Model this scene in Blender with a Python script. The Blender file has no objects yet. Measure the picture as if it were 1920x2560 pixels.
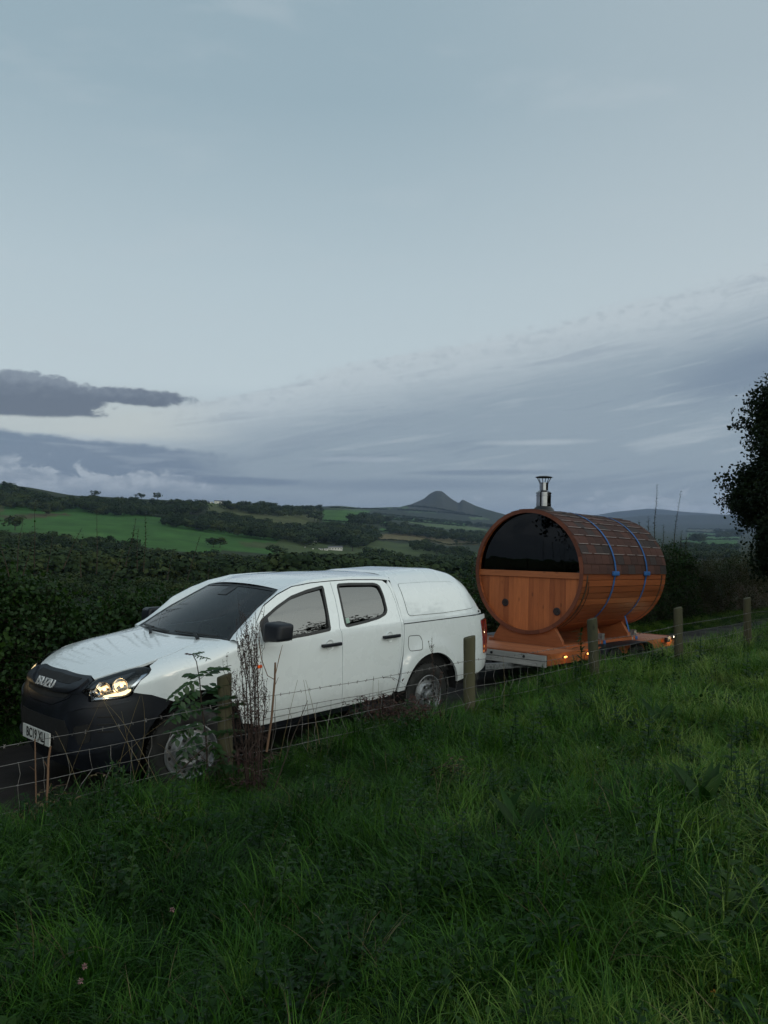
import bpy, bmesh, math, random
import numpy as np
from mathutils import Vector, Matrix, noise as mnoise
random.seed(7); np.random.seed(7); RNG=np.random.default_rng(11)
C=bpy.context.scene.collection
scene=bpy.context.scene
R=math.radians

# ---- light and colour of the evening
EXPOSURE=0.10; NISH=.05; SKY_STRENGTH=1.0; SUN_E=.30; HAZE=7e-5
SKY0=(.24,.35,.47); SKY1=(.36,.47,.58); SKY2=(.62,.73,.78); SKY3=(.55,.67,.73); SKY4=(.38,.51,.585); SKY5=(.31,.43,.505)
SHEET_EDGE=(.58,.66,.71); SHEET=(.30,.385,.465); STREAK=(.60,.68,.73); DARKC=(.125,.16,.225); DARKB=(.19,.26,.36); CUMUL=(.50,.58,.66)
GLOW=(1.85,2.0,1.85)
# ------------------------------------------------------------------ camera
EYE=2.204; FPX=1921.19; PITCH=0.029338; ROLL=-0.002656
cd=bpy.data.cameras.new('camera'); cam=bpy.data.objects.new('camera',cd); C.objects.link(cam); scene.camera=cam
cd.sensor_fit='VERTICAL'; cd.sensor_height=24.0; cd.sensor_width=18.0; cd.lens=24.0*FPX/2560.0
cd.clip_start=.05; cd.clip_end=40000
cam.location=(0,0,EYE)
cam.rotation_mode='XYZ'
cam.matrix_world=Matrix.Translation((0,0,EYE))@Matrix.Rotation(math.pi/2+PITCH,4,'X')@Matrix.Rotation(-ROLL,4,'Z')

# ------------------------------------------------------------------ view
vs=scene.view_settings; vs.view_transform='Standard'; vs.look='None'; vs.gamma=1; vs.use_curve_mapping=False
vs.exposure=EXPOSURE
scene.cycles.max_bounces=8; scene.cycles.transparent_max_bounces=16; scene.cycles.volume_bounces=0
scene.cycles.caustics_reflective=False; scene.cycles.caustics_refractive=False
scene.cycles.use_denoising=True

# ------------------------------------------------------------------ tiny node language
class X:
    """wraps a node socket so that shader maths can be written as formulas"""
    nt=None
    def __init__(s,k): s.k=k
    @staticmethod
    def m(op,*a,clamp=False):
        n=X.nt.nodes.new('ShaderNodeMath'); n.operation=op; n.use_clamp=clamp
        for i,v in enumerate(a):
            if isinstance(v,X): X.nt.links.new(v.k,n.inputs[i])
            else: n.inputs[i].default_value=v
        return X(n.outputs[0])
    def __add__(s,o): return X.m('ADD',s,o)
    __radd__=__add__
    def __sub__(s,o): return X.m('SUBTRACT',s,o)
    def __rsub__(s,o): return X.m('SUBTRACT',o,s)
    def __mul__(s,o): return X.m('MULTIPLY',s,o)
    __rmul__=__mul__
    def __truediv__(s,o): return X.m('DIVIDE',s,o)
    def __neg__(s): return X.m('MULTIPLY',s,-1.0)
def smooth(a,b,x):
    n=X.nt.nodes.new('ShaderNodeMapRange'); n.interpolation_type='SMOOTHSTEP'
    n.inputs['From Min'].default_value=a; n.inputs['From Max'].default_value=b
    X.nt.links.new(x.k,n.inputs['Value']); return X(n.outputs['Result'])
def ramp(fac,stops,interp='LINEAR'):
    n=X.nt.nodes.new('ShaderNodeValToRGB'); cr=n.color_ramp; cr.interpolation=interp
    while len(cr.elements)<len(stops): cr.elements.new(.5)
    for e,(p,c) in zip(cr.elements,stops): e.position=p; e.color=(c[0],c[1],c[2],1)
    X.nt.links.new(fac.k,n.inputs[0]); return X(n.outputs[0])
def mixc(f,a,b,mode='MIX'):
    n=X.nt.nodes.new('ShaderNodeMix'); n.data_type='RGBA'; n.blend_type=mode
    for i,v in ((0,f),(6,a),(7,b)):
        if isinstance(v,X): X.nt.links.new(v.k,n.inputs[i])
        elif i==0: n.inputs[0].default_value=v
        else: n.inputs[i].default_value=(v[0],v[1],v[2],1)
    return X(n.outputs[2])
def vec(*a):
    n=X.nt.nodes.new('ShaderNodeCombineXYZ')
    for i,v in enumerate(a):
        if isinstance(v,X): X.nt.links.new(v.k,n.inputs[i])
        else: n.inputs[i].default_value=v
    return X(n.outputs[0])
def sep(v):
    n=X.nt.nodes.new('ShaderNodeSeparateXYZ'); X.nt.links.new(v.k,n.inputs[0]); return [X(o) for o in n.outputs]
def nz(v,scale,detail=4,rough=.55,dist=0):
    n=X.nt.nodes.new('ShaderNodeTexNoise'); n.inputs['Scale'].default_value=scale; n.inputs['Detail'].default_value=detail
    n.inputs['Roughness'].default_value=rough; n.inputs['Distortion'].default_value=dist
    X.nt.links.new(v.k,n.inputs['Vector']); return X(n.outputs[0])
def mapping(v,loc=(0,0,0),rot=(0,0,0),scale=(1,1,1)):
    n=X.nt.nodes.new('ShaderNodeMapping'); n.inputs['Location'].default_value=loc; n.inputs['Rotation'].default_value=rot; n.inputs['Scale'].default_value=scale
    X.nt.links.new(v.k,n.inputs['Vector']); return X(n.outputs[0])

# ------------------------------------------------------------------ world: dusk sky with cloud sheet, sunset glow to the right of and behind the camera
SUN_AZ=R(112); SUN_EL=R(2.5)
w=bpy.data.worlds.new('World'); scene.world=w; w.use_nodes=True
nt=w.node_tree; nt.nodes.clear(); X.nt=nt
out=nt.nodes.new('ShaderNodeOutputWorld'); bg=nt.nodes.new('ShaderNodeBackground'); nt.links.new(bg.outputs[0],out.inputs[0])
tc=nt.nodes.new('ShaderNodeTexCoord'); d=X(tc.outputs['Generated']); dx,dy,dz=sep(d)
el=X.m('ARCSINE',dz)*57.29578; az=X.m('ARCTAN2',dx,dy)*57.29578
sky=nt.nodes.new('ShaderNodeTexSky'); sky.sky_type='NISHITA'; sky.sun_disc=False
sky.sun_elevation=SUN_EL; sky.sun_rotation=SUN_AZ; sky.air_density=1.0; sky.dust_density=1.5; sky.ozone_density=1.5
skyc=mixc(1.0,X(sky.outputs[0]),(NISH,NISH,NISH),'MULTIPLY')
# the high veil seen against the dusk sky, colour by elevation
eln=el/90.0
base=ramp(eln,[(0.0,SKY0),(.045,SKY1),(.12,SKY2),(.20,SKY3),(.33,SKY4),(.62,SKY5),(1.0,SKY5)])
# stretched sky coordinates (degrees): rise of the streaks towards the right
wv=vec(az*.02,el*.075,0.0)
n1=nz(wv,2.6,6,.55,.4); n2=nz(vec(az*.024,(el-az*.15)*.24,3.0),3.2,9,.60,.30)
n3=nz(vec(az*.14,el*.24,7.0),3.2,9,.66,.3); n4=nz(vec(az*.5,el*.8,1.0),2.2,8,.62,.2)
def blob(a0,e0,ra,re,soft=.5,wob=.35,tilt=0.0,nn=None,fine=.06):
    """soft-edged cloud at azimuth a0, elevation e0, degrees"""
    nn=nn or n3
    u=(az-a0)*(1.0/ra); v=(el-e0-(az-a0)*tilt)*(1.0/re)
    r=X.m('SQRT',u*u+v*v)+(nn-.5)*(wob*4)+(n4-.5)*(fine*4)
    return smooth(1.0,1.0-soft,r)
# below the high veil the horizon turns bluer; right-hand side a little lighter
col=mixc(smooth(-5,28,az)*smooth(3,14,el)*.30,base,(.64,.70,.73))
edge=(az+14.0)*.27+9.6-X.m('MAXIMUM',az+2.0,0.0)*.10
dd=edge-el+(n2-.5)*2.6+(n4-.5)*.8
sheet=smooth(-.15,.55,dd)
sheet_in=smooth(.5,5.5,dd+(n2-.5)*3.0)
col=mixc(sheet*.75,col,SHEET_EDGE)
col=mixc(sheet_in*(n2*.30+.70),col,SHEET)
mid=smooth(2.8,6.5,el)*sheet
col=mixc(smooth(.52,.68,n2)*mid*.42,col,STREAK)
col=mixc(smooth(.47,.33,n2)*sheet*.35,col,DARKB)
# a second, finer texture of ripples just under the sheet's edge
col=mixc(smooth(.50,.64,n4)*smooth(3.2,.4,dd)*sheet*.17,col,DARKB)
bright_gap=smooth(-9,-19,az)*smooth(6.4,7.1,el+(n4-.5)*.8)*smooth(11.0,8.2,el)
col=mixc(bright_gap*.72,col,(.66,.72,.70))
c1=smooth(.10,.75,X.m('MAXIMUM',blob(-26.0,9.2,8.4,1.9,.45,.26,.0,None,.07),blob(-18.2,9.65,5.6,.85,.6,.26,-.02,n3,.09)))
und=smooth(7.75,8.05,el+(n3-.5)*.9+(az+26)*-.02)
col=mixc(c1*und*.92,col,DARKC); col=mixc(c1*und*smooth(9.2,10.9,el+(n4-.5)*2.4)*.35,col,CUMUL)
bank=smooth(7.15,6.75,el+(az+26.6)*.075+(n3-.5)*.9+(n4-.5)*.3)*smooth(-9,-15,az+(n3-.5)*8)
col=mixc(bank*.90,col,DARKB)
col=mixc(bank*smooth(.50,.62,nz(vec(az*.05,el*.5,5.0),3.0,6,.6,.3))*.25,col,CUMUL)
# heaped cloud: lit lumpy tops over blue shade
cum=smooth(.02,.30,(5.35-(az+26.6)*.085-el)*.5+(nz(vec(az*.20,el*.30,11.0),2.6,8,.62,.5)-.5)*2.6)*smooth(-7,-12,az)*smooth(2.2,3.6,el)
cumlit=smooth(.35,.62,nz(vec(az*.22,el*.42,4.0),2.4,8,.6,.4))
col=mixc(cum*bank*(cumlit*.60+.28),col,CUMUL)
col=mixc(smooth(3.7,2.2,el+(n3-.5)*1.0)*smooth(2,-12,az)*.55,col,SHEET)
col=mixc(blob(-10.5,3.9,6.0,.42,.6,.16,-.02)*.80,col,DARKB)
col=mixc(blob(2,3.7,16,.7,.8,.14,0.0,n2)*.50,col,DARKB)
col=mixc(blob(7.5,4.6,8,.30,.7,.14)*.60,col,DARKB)
col=mixc(blob(-1.5,5.6,6,.3,.8,.15)*.40,col,CUMUL)
col=mixc(blob(26,11.0,9.5,2.8,.9,.2,.16,n2)*.65,col,DARKB)
col=mixc(blob(11.5,6.75,6.5,.30,.9,.2,0.0)*.45,col,STREAK)
cumr=smooth(.02,.28,(2.75+X.m('SINE',az*.8)*.22-el)*.6+(nz(vec(az*.22,el*.34,21.0),2.6,9,.64,.4)-.5)*3.2)*smooth(11.5,14.5,az)*smooth(.6,1.7,el)
col=mixc(cumr*(cumlit*.45+.22),col,CUMUL)
for a0,e0,ra,re in ((10.9,2.65,.8,.42),(7.0,2.7,.5,.26)):
    col=mixc(blob(a0,e0,ra,re,.95,.30,0.0,None,.25)*.5,col,CUMUL)
# the rest of the sky: broken cloud everywhere, and the glow left by the sun low on the right and behind
g=smooth(-.12,.80,(dx*.707-dy*.707)/X.m('SQRT',X.m('MAXIMUM',1.0-dz*dz,.02))); lowg=smooth(80,8,el)
glow=g*lowg
col=mixc(glow*.93,col,GLOW)
col=mixc(smooth(.52,.7,n1)*(1.0-sheet)*.25,col,STREAK)
gr=nz(d,180.0,2,.5)
tot=mixc(.22,col,skyc)
X.nt.links.new(tot.k,bg.inputs[0]); bg.inputs[1].default_value=SKY_STRENGTH
sd=bpy.data.lights.new('sun','SUN'); so=bpy.data.objects.new('sun',sd); C.objects.link(so)
sd.energy=SUN_E; sd.angle=R(24); sd.color=(1.0,.80,.60)
sv=Vector((math.sin(SUN_AZ)*math.cos(R(9)),math.cos(SUN_AZ)*math.cos(R(9)),math.sin(R(9))))
so.rotation_euler=sv.to_track_quat('Z','Y').to_euler()

# ------------------------------------------------------------------ helpers
def tag(o,label=None,cat=None,group=None,kind=None):
    if label: o['label']=label
    if cat: o['category']=cat
    if group: o['group']=group
    if kind: o['kind']=kind
    return o
def empty(name,loc=(0,0,0),rot=(0,0,0),label=None,cat=None,group=None):
    o=bpy.data.objects.new(name,None); C.objects.link(o); o.location=loc; o.rotation_euler=rot; o.empty_display_size=.1
    return tag(o,label,cat,group)
class MB:
    def __init__(s): s.v=[]; s.f=[]
    def add(s,V,F):
        o=len(s.v); s.v+= [tuple(map(float,p)) for p in V]; s.f+=[tuple(i+o for i in f) for f in F]; return s
    def box(s,a,b,bev=0):
        (x0,y0,z0),(x1,y1,z1)=a,b
        return s.add([(x0,y0,z0),(x1,y0,z0),(x1,y1,z0),(x0,y1,z0),(x0,y0,z1),(x1,y0,z1),(x1,y1,z1),(x0,y1,z1)],
            [(3,2,1,0),(4,5,6,7),(0,1,5,4),(1,2,6,5),(2,3,7,6),(3,0,4,7)])
    def tube(s,P,r,n=6,cap=True):
        P=[Vector(p) for p in P]; m=len(P)
        if not hasattr(r,'__len__'): r=[r]*m
        V=[];up=None
        for i,p in enumerate(P):
            t=(P[min(i+1,m-1)]-P[max(i-1,0)]).normalized()
            if up is None: up=Vector((0,0,1)) if abs(t.z)<.9 else Vector((1,0,0))
            a=(up-t*up.dot(t)).normalized(); b=t.cross(a); up=a
            for k in range(n):
                q=2*math.pi*k/n; V.append(p+(a*math.cos(q)+b*math.sin(q))*r[i])
        F=[(i*n+k,i*n+(k+1)%n,(i+1)*n+(k+1)%n,(i+1)*n+k) for i in range(m-1) for k in range(n)]
        if cap: F+=[tuple(range(n-1,-1,-1)),tuple((m-1)*n+k for k in range(n))]
        return s.add(V,F)
    def lathe(s,prof,n=32,axis='z',c=(0,0,0),a0=0,a1=2*math.pi):
        full=abs(a1-a0-2*math.pi)<1e-6; V=[]; cols=n if full else n+1
        for (r,h) in prof:
            for k in range(cols):
                q=a0+(a1-a0)*k/n; u,v=r*math.cos(q),r*math.sin(q)
                p={'z':(u,v,h),'y':(u,h,v),'x':(h,u,v)}[axis]; V.append((p[0]+c[0],p[1]+c[1],p[2]+c[2]))
        F=[]
        for i in range(len(prof)-1):
            for k in range(n):
                k2=(k+1)%cols if full else k+1
                F.append((i*cols+k,i*cols+k2,(i+1)*cols+k2,(i+1)*cols+k))
        return s.add(V,F)
    def prism(s,poly,h0,h1,axis='x'):
        """poly: 2D outline; extruded h0..h1 along axis"""
        n=len(poly); mk={'x':lambda p,h:(h,p[0],p[1]),'y':lambda p,h:(p[0],h,p[1]),'z':lambda p,h:(p[0],p[1],h)}[axis]
        return s.add([mk(p,h0) for p in poly]+[mk(p,h1) for p in poly],[tuple(range(n-1,-1,-1)),tuple(range(n,2*n))]+[(i,(i+1)%n,n+(i+1)%n,n+i) for i in range(n)])
    def mesh(s,name='m',smooth_ang=None,mat=None,fixn=True,bevel=0):
        me=bpy.data.meshes.new(name); me.from_pydata(s.v,[],s.f)
        if fixn or bevel:
            bm=bmesh.new(); bm.from_mesh(me)
            if fixn: bmesh.ops.recalc_face_normals(bm,faces=bm.faces)
            if bevel:
                es=[e for e in bm.edges if len(e.link_faces)==2 and e.calc_face_angle(0)>.6]
                bmesh.ops.bevel(bm,geom=es,offset=bevel,segments=2,profile=.5,affect='EDGES',clamp_overlap=True)
            bm.to_mesh(me); bm.free()
        if smooth_ang is not None: shade(me,smooth_ang)
        if mat: me.materials.append(mat)
        return me
    def build(s,name,mat,parent=None,smooth_ang=None,bevel=0,fixn=True):
        return link(name,s.mesh(name,smooth_ang,mat,fixn,bevel),parent)
def shade(me,ang=35):
    me.polygons.foreach_set('use_smooth',[True]*len(me.polygons))
    if ang<180:
        try: me.set_sharp_from_angle(angle=R(ang))
        except Exception: pass
def link(name,me,parent=None,loc=None,rot=None,scale=None):
    o=bpy.data.objects.new(name,me); C.objects.link(o)
    if parent is not None: o.parent=parent
    if loc is not None: o.location=loc
    if rot is not None: o.rotation_euler=rot
    if scale is not None: o.scale=scale
    return o
def np_mesh(name,V,F,mat=None,smooth_=True):
    """fast mesh from arrays; F (n,3) or (n,4)"""
    me=bpy.data.meshes.new(name); V=np.asarray(V,np.float32); F=np.asarray(F,np.int32); k=F.shape[1]
    me.vertices.add(len(V)); me.vertices.foreach_set('co',V.ravel())
    me.loops.add(F.size); me.loops.foreach_set('vertex_index',F.ravel())
    me.polygons.add(len(F)); me.polygons.foreach_set('loop_start',np.arange(0,F.size,k,dtype=np.int32))
    me.polygons.foreach_set('loop_total',np.full(len(F),k,np.int32))
    me.polygons.foreach_set('use_smooth',np.full(len(F),smooth_)); me.update(calc_edges=True)
    if mat: me.materials.append(mat)
    return me

# ------------------------------------------------------------------ materials
MATS={}
def newmat(name):
    m=bpy.data.materials.new(name); m.use_nodes=True; m.node_tree.nodes.clear(); X.nt=m.node_tree; MATS[name]=m
    o=m.node_tree.nodes.new('ShaderNodeOutputMaterial'); p=m.node_tree.nodes.new('ShaderNodeBsdfPrincipled'); m.node_tree.links.new(p.outputs[0],o.inputs[0])
    return m,p,o
def setp(p,**k):
    names={'color':'Base Color','rough':'Roughness','metal':'Metallic','coat':'Coat Weight','coatr':'Coat Roughness','spec':'Specular IOR Level','trans':'Transmission Weight','ior':'IOR','emit':'Emission Color','emits':'Emission Strength','sss':'Subsurface Weight','sheen':'Sheen Weight'}
    for a,v in k.items():
        s=p.inputs[names[a]]
        if isinstance(v,X): X.nt.links.new(v.k,s)
        elif isinstance(v,tuple): s.default_value=(v[0],v[1],v[2],1)
        else: s.default_value=v
def bump(p,h,strength=.3,dist=.01):
    b=X.nt.nodes.new('ShaderNodeBump'); b.inputs['Strength'].default_value=strength; b.inputs['Distance'].default_value=dist
    X.nt.links.new(h.k,b.inputs['Height']); X.nt.links.new(b.outputs[0],p.inputs['Normal'])
def objc(): return X(X.nt.nodes.new('ShaderNodeTexCoord').outputs['Object'])
def posc(): return X(X.nt.nodes.new('ShaderNodeNewGeometry').outputs['Position'])
def rnd(): return X(X.nt.nodes.new('ShaderNodeObjectInfo').outputs['Random'])
def simple(name,color,rough=.5,metal=0,var=.12,scale=12,coat=0,b=0,bs=60,spec=.5,coatr=.05):
    m,p,o=newmat(name); c=objc(); n=nz(c,scale,5)
    dark=tuple(v*(1-var*2) for v in color); lite=tuple(min(1,v*(1+var)) for v in color)
    setp(p,color=ramp(n,[(.3,dark),(.7,lite)]),rough=ramp(nz(c,scale*.7,3),[(.3,(rough*.85,)*3),(.7,(min(1,rough*1.15),)*3)]),metal=metal,coat=coat,spec=spec,coatr=coatr)
    if b: bump(p,nz(c,bs,4),b,.004)
    return m
def foliage(name,stops,trans=.35,rough=.5,nscale=1.5,spec=.35,rndw=.5,field=False):
    m,p,o=newmat(name); ps=posc()
    f=X.m('ADD',nz(ps,nscale,3)*(1-rndw)+rnd()*rndw*.9,nz(ps,nscale*9,2)*.3-.13,clamp=True)
    if field: px_,py_,pz_=sep(ps); f=X.m('ADD',f,smooth(-2.2,4.0,px_)*.36-.17+(nz(ps,.55,3)-.5)*.55,clamp=True)
    col=ramp(f,stops); setp(p,color=col,rough=rough,spec=spec)
    t=X.nt.nodes.new('ShaderNodeBsdfTranslucent'); X.nt.links.new(mixc(1.0,col,(1.0,1.15,.5),'MULTIPLY').k,t.inputs[0])
    mx=X.nt.nodes.new('ShaderNodeMixShader'); mx.inputs[0].default_value=trans
    X.nt.links.new(p.outputs[0],mx.inputs[1]); X.nt.links.new(t.outputs[0],mx.inputs[2]); X.nt.links.new(mx.outputs[0],o.inputs[0])
    return m
def emission(name,color,strength):
    m,p,o=newmat(name); setp(p,color=color,rough=.3,emit=color,emits=strength); return m

M_PAINT,p,_=newmat('white_paint'); c=objc(); cx,cy,cz=sep(c)
dirt=smooth(.75,.42,cz+(nz(c,6,5)-.5)*.35)*(nz(c,14,6)*.9)
setp(p,color=mixc(dirt*.45,(.80,.83,.85),(.28,.24,.20)),rough=ramp(nz(c,5,5),[(.3,(.22,)*3),(.7,(.34,)*3)]),coat=1.0,coatr=.03,spec=.5); p.inputs['Coat IOR'].default_value=1.7
M_PLASTIC=simple('black_textured_plastic',(.010,.012,.018),.45,b=.2,bs=320,var=.25,scale=6,spec=.40)
M_SHADOW=simple('dark_underbody',(.008,.008,.009),.8)
M_SEAL=simple('rubber_seal',(.012,.012,.013),.45)
M_TYRE=simple('tyre_rubber',(.018,.018,.018),.75,b=.3,bs=90,var=.3)
M_STEEL=simple('painted_steel_wheel',(.25,.26,.275),.42,.6,var=.2,scale=20)
M_HOLE=simple('wheel_hole',(.01,.01,.011),.8)
M_CHROME=simple('chrome',(.75,.76,.78),.12,1.0,var=.04)
M_BADGE=simple('badge_silver',(.62,.63,.65),.3,.3)
M_BOWL=simple('lamp_housing',(.30,.29,.27),.25,.85)
M_GALV=simple('galvanised_steel',(.33,.34,.35),.45,.7,var=.25,scale=25,b=.1)
M_WIRE=simple('wire',(.17,.16,.155),.5,.5,var=.3)
M_INT=simple('interior_trim',(.03,.032,.035),.8,var=.2)
M_SEAT=simple('seat_cloth',(.05,.052,.056),.9,var=.2)
M_RED,p,_=newmat('red_lens'); c=objc(); setp(p,color=ramp(nz(c,30,2),[(.3,(.16,.006,.008)),(.7,(.26,.012,.014))]),rough=.12,coat=1.0)
M_ORANGE,p,_=newmat('orange_lens'); setp(p,color=(.75,.10,.015),rough=.2,coat=.6,emit=(.9,.12,.02),emits=.10)
M_AMBER=emission('amber_lamp',(1.0,.38,.08),5.0)
M_WHITELAMP=emission('white_lamp',(1.0,.86,.62),12.0)
M_BULB=emission('headlamp_bulb',(1.0,.62,.25),4.0)
M_DRL=emission('headlamp_strip',(1.0,.78,.42),1.9)
def glass(name,tint,ior=1.5,rough=0.0,opac=0.0,thin=True):
    m,p,o=newmat(name); nt=X.nt
    fr=nt.nodes.new('ShaderNodeFresnel'); fr.inputs[0].default_value=ior
    t=nt.nodes.new('ShaderNodeBsdfTransparent'); t.inputs[0].default_value=(*tint,1)
    g=nt.nodes.new('ShaderNodeBsdfGlossy'); g.inputs[1].default_value=rough
    b=nt.nodes.new('ShaderNodeBump'); b.inputs['Strength'].default_value=.03; b.inputs['Distance'].default_value=.02
    nt.links.new(nz(objc(),3,3).k,b.inputs['Height']); nt.links.new(b.outputs[0],g.inputs['Normal'])
    mx=nt.nodes.new('ShaderNodeMixShader'); nt.links.new(fr.outputs[0],mx.inputs[0]); nt.links.new(t.outputs[0],mx.inputs[1]); nt.links.new(g.outputs[0],mx.inputs[2])
    nt.links.new(mx.outputs[0],o.inputs[0]); return m
M_GLASS=glass('side_glass',(.08,.09,.08),2.8,.012)
M_WIND=glass('windscreen_glass',(.38,.46,.46),1.55,.006)
M_LENS=glass('headlamp_lens',(.92,.93,.95),1.45,.01)
M_SAUNAGLASS=glass('smoked_glass',(.07,.07,.075),1.42,.01)
def wood(name,a,b,axis,knots=.5,rough=.55,gs=9):
    m,p,o=newmat(name); c=objc(); r=rnd()
    off=vec(r*37.0,r*91.0,r*53.0)
    vm=X.nt.nodes.new('ShaderNodeVectorMath'); vm.operation='ADD'; X.nt.links.new(c.k,vm.inputs[0]); X.nt.links.new(off.k,vm.inputs[1]); c2=X(vm.outputs[0])
    sc={'x':(.10,1,1),'y':(1,.10,1),'z':(1,1,.10)}[axis]
    g1=nz(mapping(c2,scale=sc),gs*6,6,.65,.6); g2=nz(mapping(c2,scale=sc),gs,3,.5,1.2)
    ks={'x':(.45,1,1),'y':(1,.45,1),'z':(1,1,.45)}[axis]
    vo=X.nt.nodes.new('ShaderNodeTexVoronoi'); vo.inputs['Scale'].default_value=5.5; X.nt.links.new(mapping(c2,scale=ks).k,vo.inputs['Vector'])
    kn=smooth(.13,.03,X(vo.outputs['Distance']))
    f=X.m('ADD',g1*.50+g2*.42,r*.42-.18,clamp=True)
    col=ramp(f,[(.2,a),(.75,b)]); col=mixc(kn*knots,col,tuple(v*.25 for v in a))
    setp(p,color=col,rough=ramp(g1,[(.3,(rough*.8,)*3),(.7,(rough*1.2,)*3)]),spec=.4); bump(p,g1,.25,.003); return m
M_WOODX=wood('stained_wood_x',(.16,.040,.014),(.43,.125,.043),'x')
M_WOODY=wood('stained_wood_y',(.19,.050,.016),(.45,.145,.052),'y')
M_WOODZ=wood('stained_wood_z',(.21,.053,.017),(.52,.155,.050),'z')
M_WOODRIM=wood('rim_wood',(.10,.028,.014),(.20,.06,.03),'x',.2)
M_DECK=wood('deck_wood',(.24,.075,.03),(.46,.16,.07),'y')
M_GREYWOOD=wood('weathered_board',(.26,.25,.24),(.50,.47,.44),'y')
M_POST=wood('fence_post_wood',(.026,.028,.015),(.088,.080,.045),'z',.6,.9,14)
M_STICK=wood('broken_stick',(.08,.045,.028),(.20,.115,.07),'z',.3,.8)
M_SHA,p,_=newmat('red_bitumen_shingle'); c=objc(); r=rnd(); g=nz(c,260,3)
f=X.m('ADD',r*.55+nz(c,3,3)*.4,g*.35-.15,clamp=True)
setp(p,color=ramp(f,[(.2,(.040,.016,.013)),(.55,(.062,.023,.017)),(.85,(.088,.033,.024))]),rough=.9); bump(p,g,.5,.003)
M_SHB,p,_=newmat('dark_bitumen_shingle'); c=objc(); g=nz(c,260,3)
setp(p,color=ramp(g*.6+rnd()*.4,[(.2,(.022,.016,.017)),(.8,(.05,.032,.030))]),rough=.9); bump(p,g,.5,.003)
M_SHEDGE=simple('shingle_edge',(.27,.22,.21),.7)
M_STRAP=simple('blue_strap',(.022,.12,.36),.7,b=.3,bs=200,var=.15)
M_BAND=simple('steel_band',(.12,.10,.085),.5,.8,var=.3)
M_FLUE=simple('flue_stainless',(.26,.26,.27),.14,1.0,var=.08)
M_FLUEDARK=simple('flue_dark',(.02,.02,.022),.4,.3)
M_VENT=simple('vent_plastic',(.035,.022,.024),.6)
M_PLATE=simple('plate_white',(.62,.62,.60),.45,var=.06)
M_BLACK=simple('plate_black',(.012,.012,.012),.5)
M_ASPH,p,_=newmat('wet_asphalt'); c=posc()
setp(p,color=ramp(nz(c,2.2,8,.7),[(.3,(.012,.010,.010)),(.7,(.032,.026,.025))]),rough=ramp(nz(c,.9,5),[(.35,(.55,)*3),(.65,(.85,)*3)]),spec=.22); bump(p,nz(c,70,4),.5,.01)
M_HOUSE=simple('white_render',(.62,.60,.55),.8); M_ROOF=simple('slate_roof',(.10,.10,.11),.7); M_WIN=simple('dark_window',(.02,.02,.025),.3); M_REDROOF=simple('tile_roof',(.22,.10,.06),.8)
M_BARN=simple('dark_barn',(.05,.052,.05),.8)
M_GRASS=foliage('grass_blades',[(.10,(.005,.022,.003)),(.36,(.020,.070,.008)),(.62,(.056,.140,.015)),(.92,(.19,.26,.06))],.25,.45,1.3,.13,.62,True)
M_WEED=foliage('weed_leaves',[(.15,(.006,.024,.005)),(.6,(.016,.050,.009)),(.95,(.055,.10,.020))],.2,.45,1.1,.14)
M_DRY=foliage('dry_grass',[(.2,(.09,.065,.03)),(.8,(.22,.17,.09))],.25,.7,2)
M_BRAMBLE=foliage('bramble_leaves',[(.12,(.006,.018,.005)),(.5,(.016,.044,.009)),(.80,(.036,.076,.014)),(.97,(.10,.085,.018))],.3,.5,.8,.22,.5)
M_BROWNLEAF=foliage('brownish_hedge_leaves',[(.12,(.014,.020,.009)),(.5,(.035,.042,.016)),(.85,(.065,.055,.022)),(.98,(.10,.05,.02))],.25,.55,.4,.3,.45)
M_OAK=foliage('oak_leaves',[(.15,(.004,.009,.003)),(.6,(.010,.020,.006)),(.95,(.028,.032,.010))],.15,.6,.6,.12,.4)
M_BARK=simple('bark',(.045,.035,.026),.9,b=.6,bs=25,var=.3)
M_TWIG=simple('twig_bark',(.040,.026,.018),.8,var=.3,scale=30)
M_DOCK=simple('dead_dock_stalk',(.040,.021,.015),.85,var=.35,scale=30)
M_ROWAN=foliage('sapling_leaves',[(.2,(.018,.055,.018)),(.8,(.045,.095,.028))],.4,.4,4,.5)
M_PINKLEAF=foliage('young_purple_leaves',[(.2,(.06,.03,.03)),(.8,(.10,.05,.045))],.3,.5,4)
M_SOIL=simple('dead_undergrowth',(.030,.022,.013),.95,var=.4,scale=5)
M_FARTREE,p,_=newmat('far_tree_foliage'); c=posc(); r=rnd()
f=X.m('ADD',r*.6,nz(c,.22,4)*.55-.12,clamp=True)
setp(p,color=ramp(f,[(.15,(.014,.026,.012)),(.55,(.028,.045,.018)),(.85,(.050,.062,.022)),(1.0,(.075,.060,.026))]),rough=.9,spec=.1)
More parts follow.
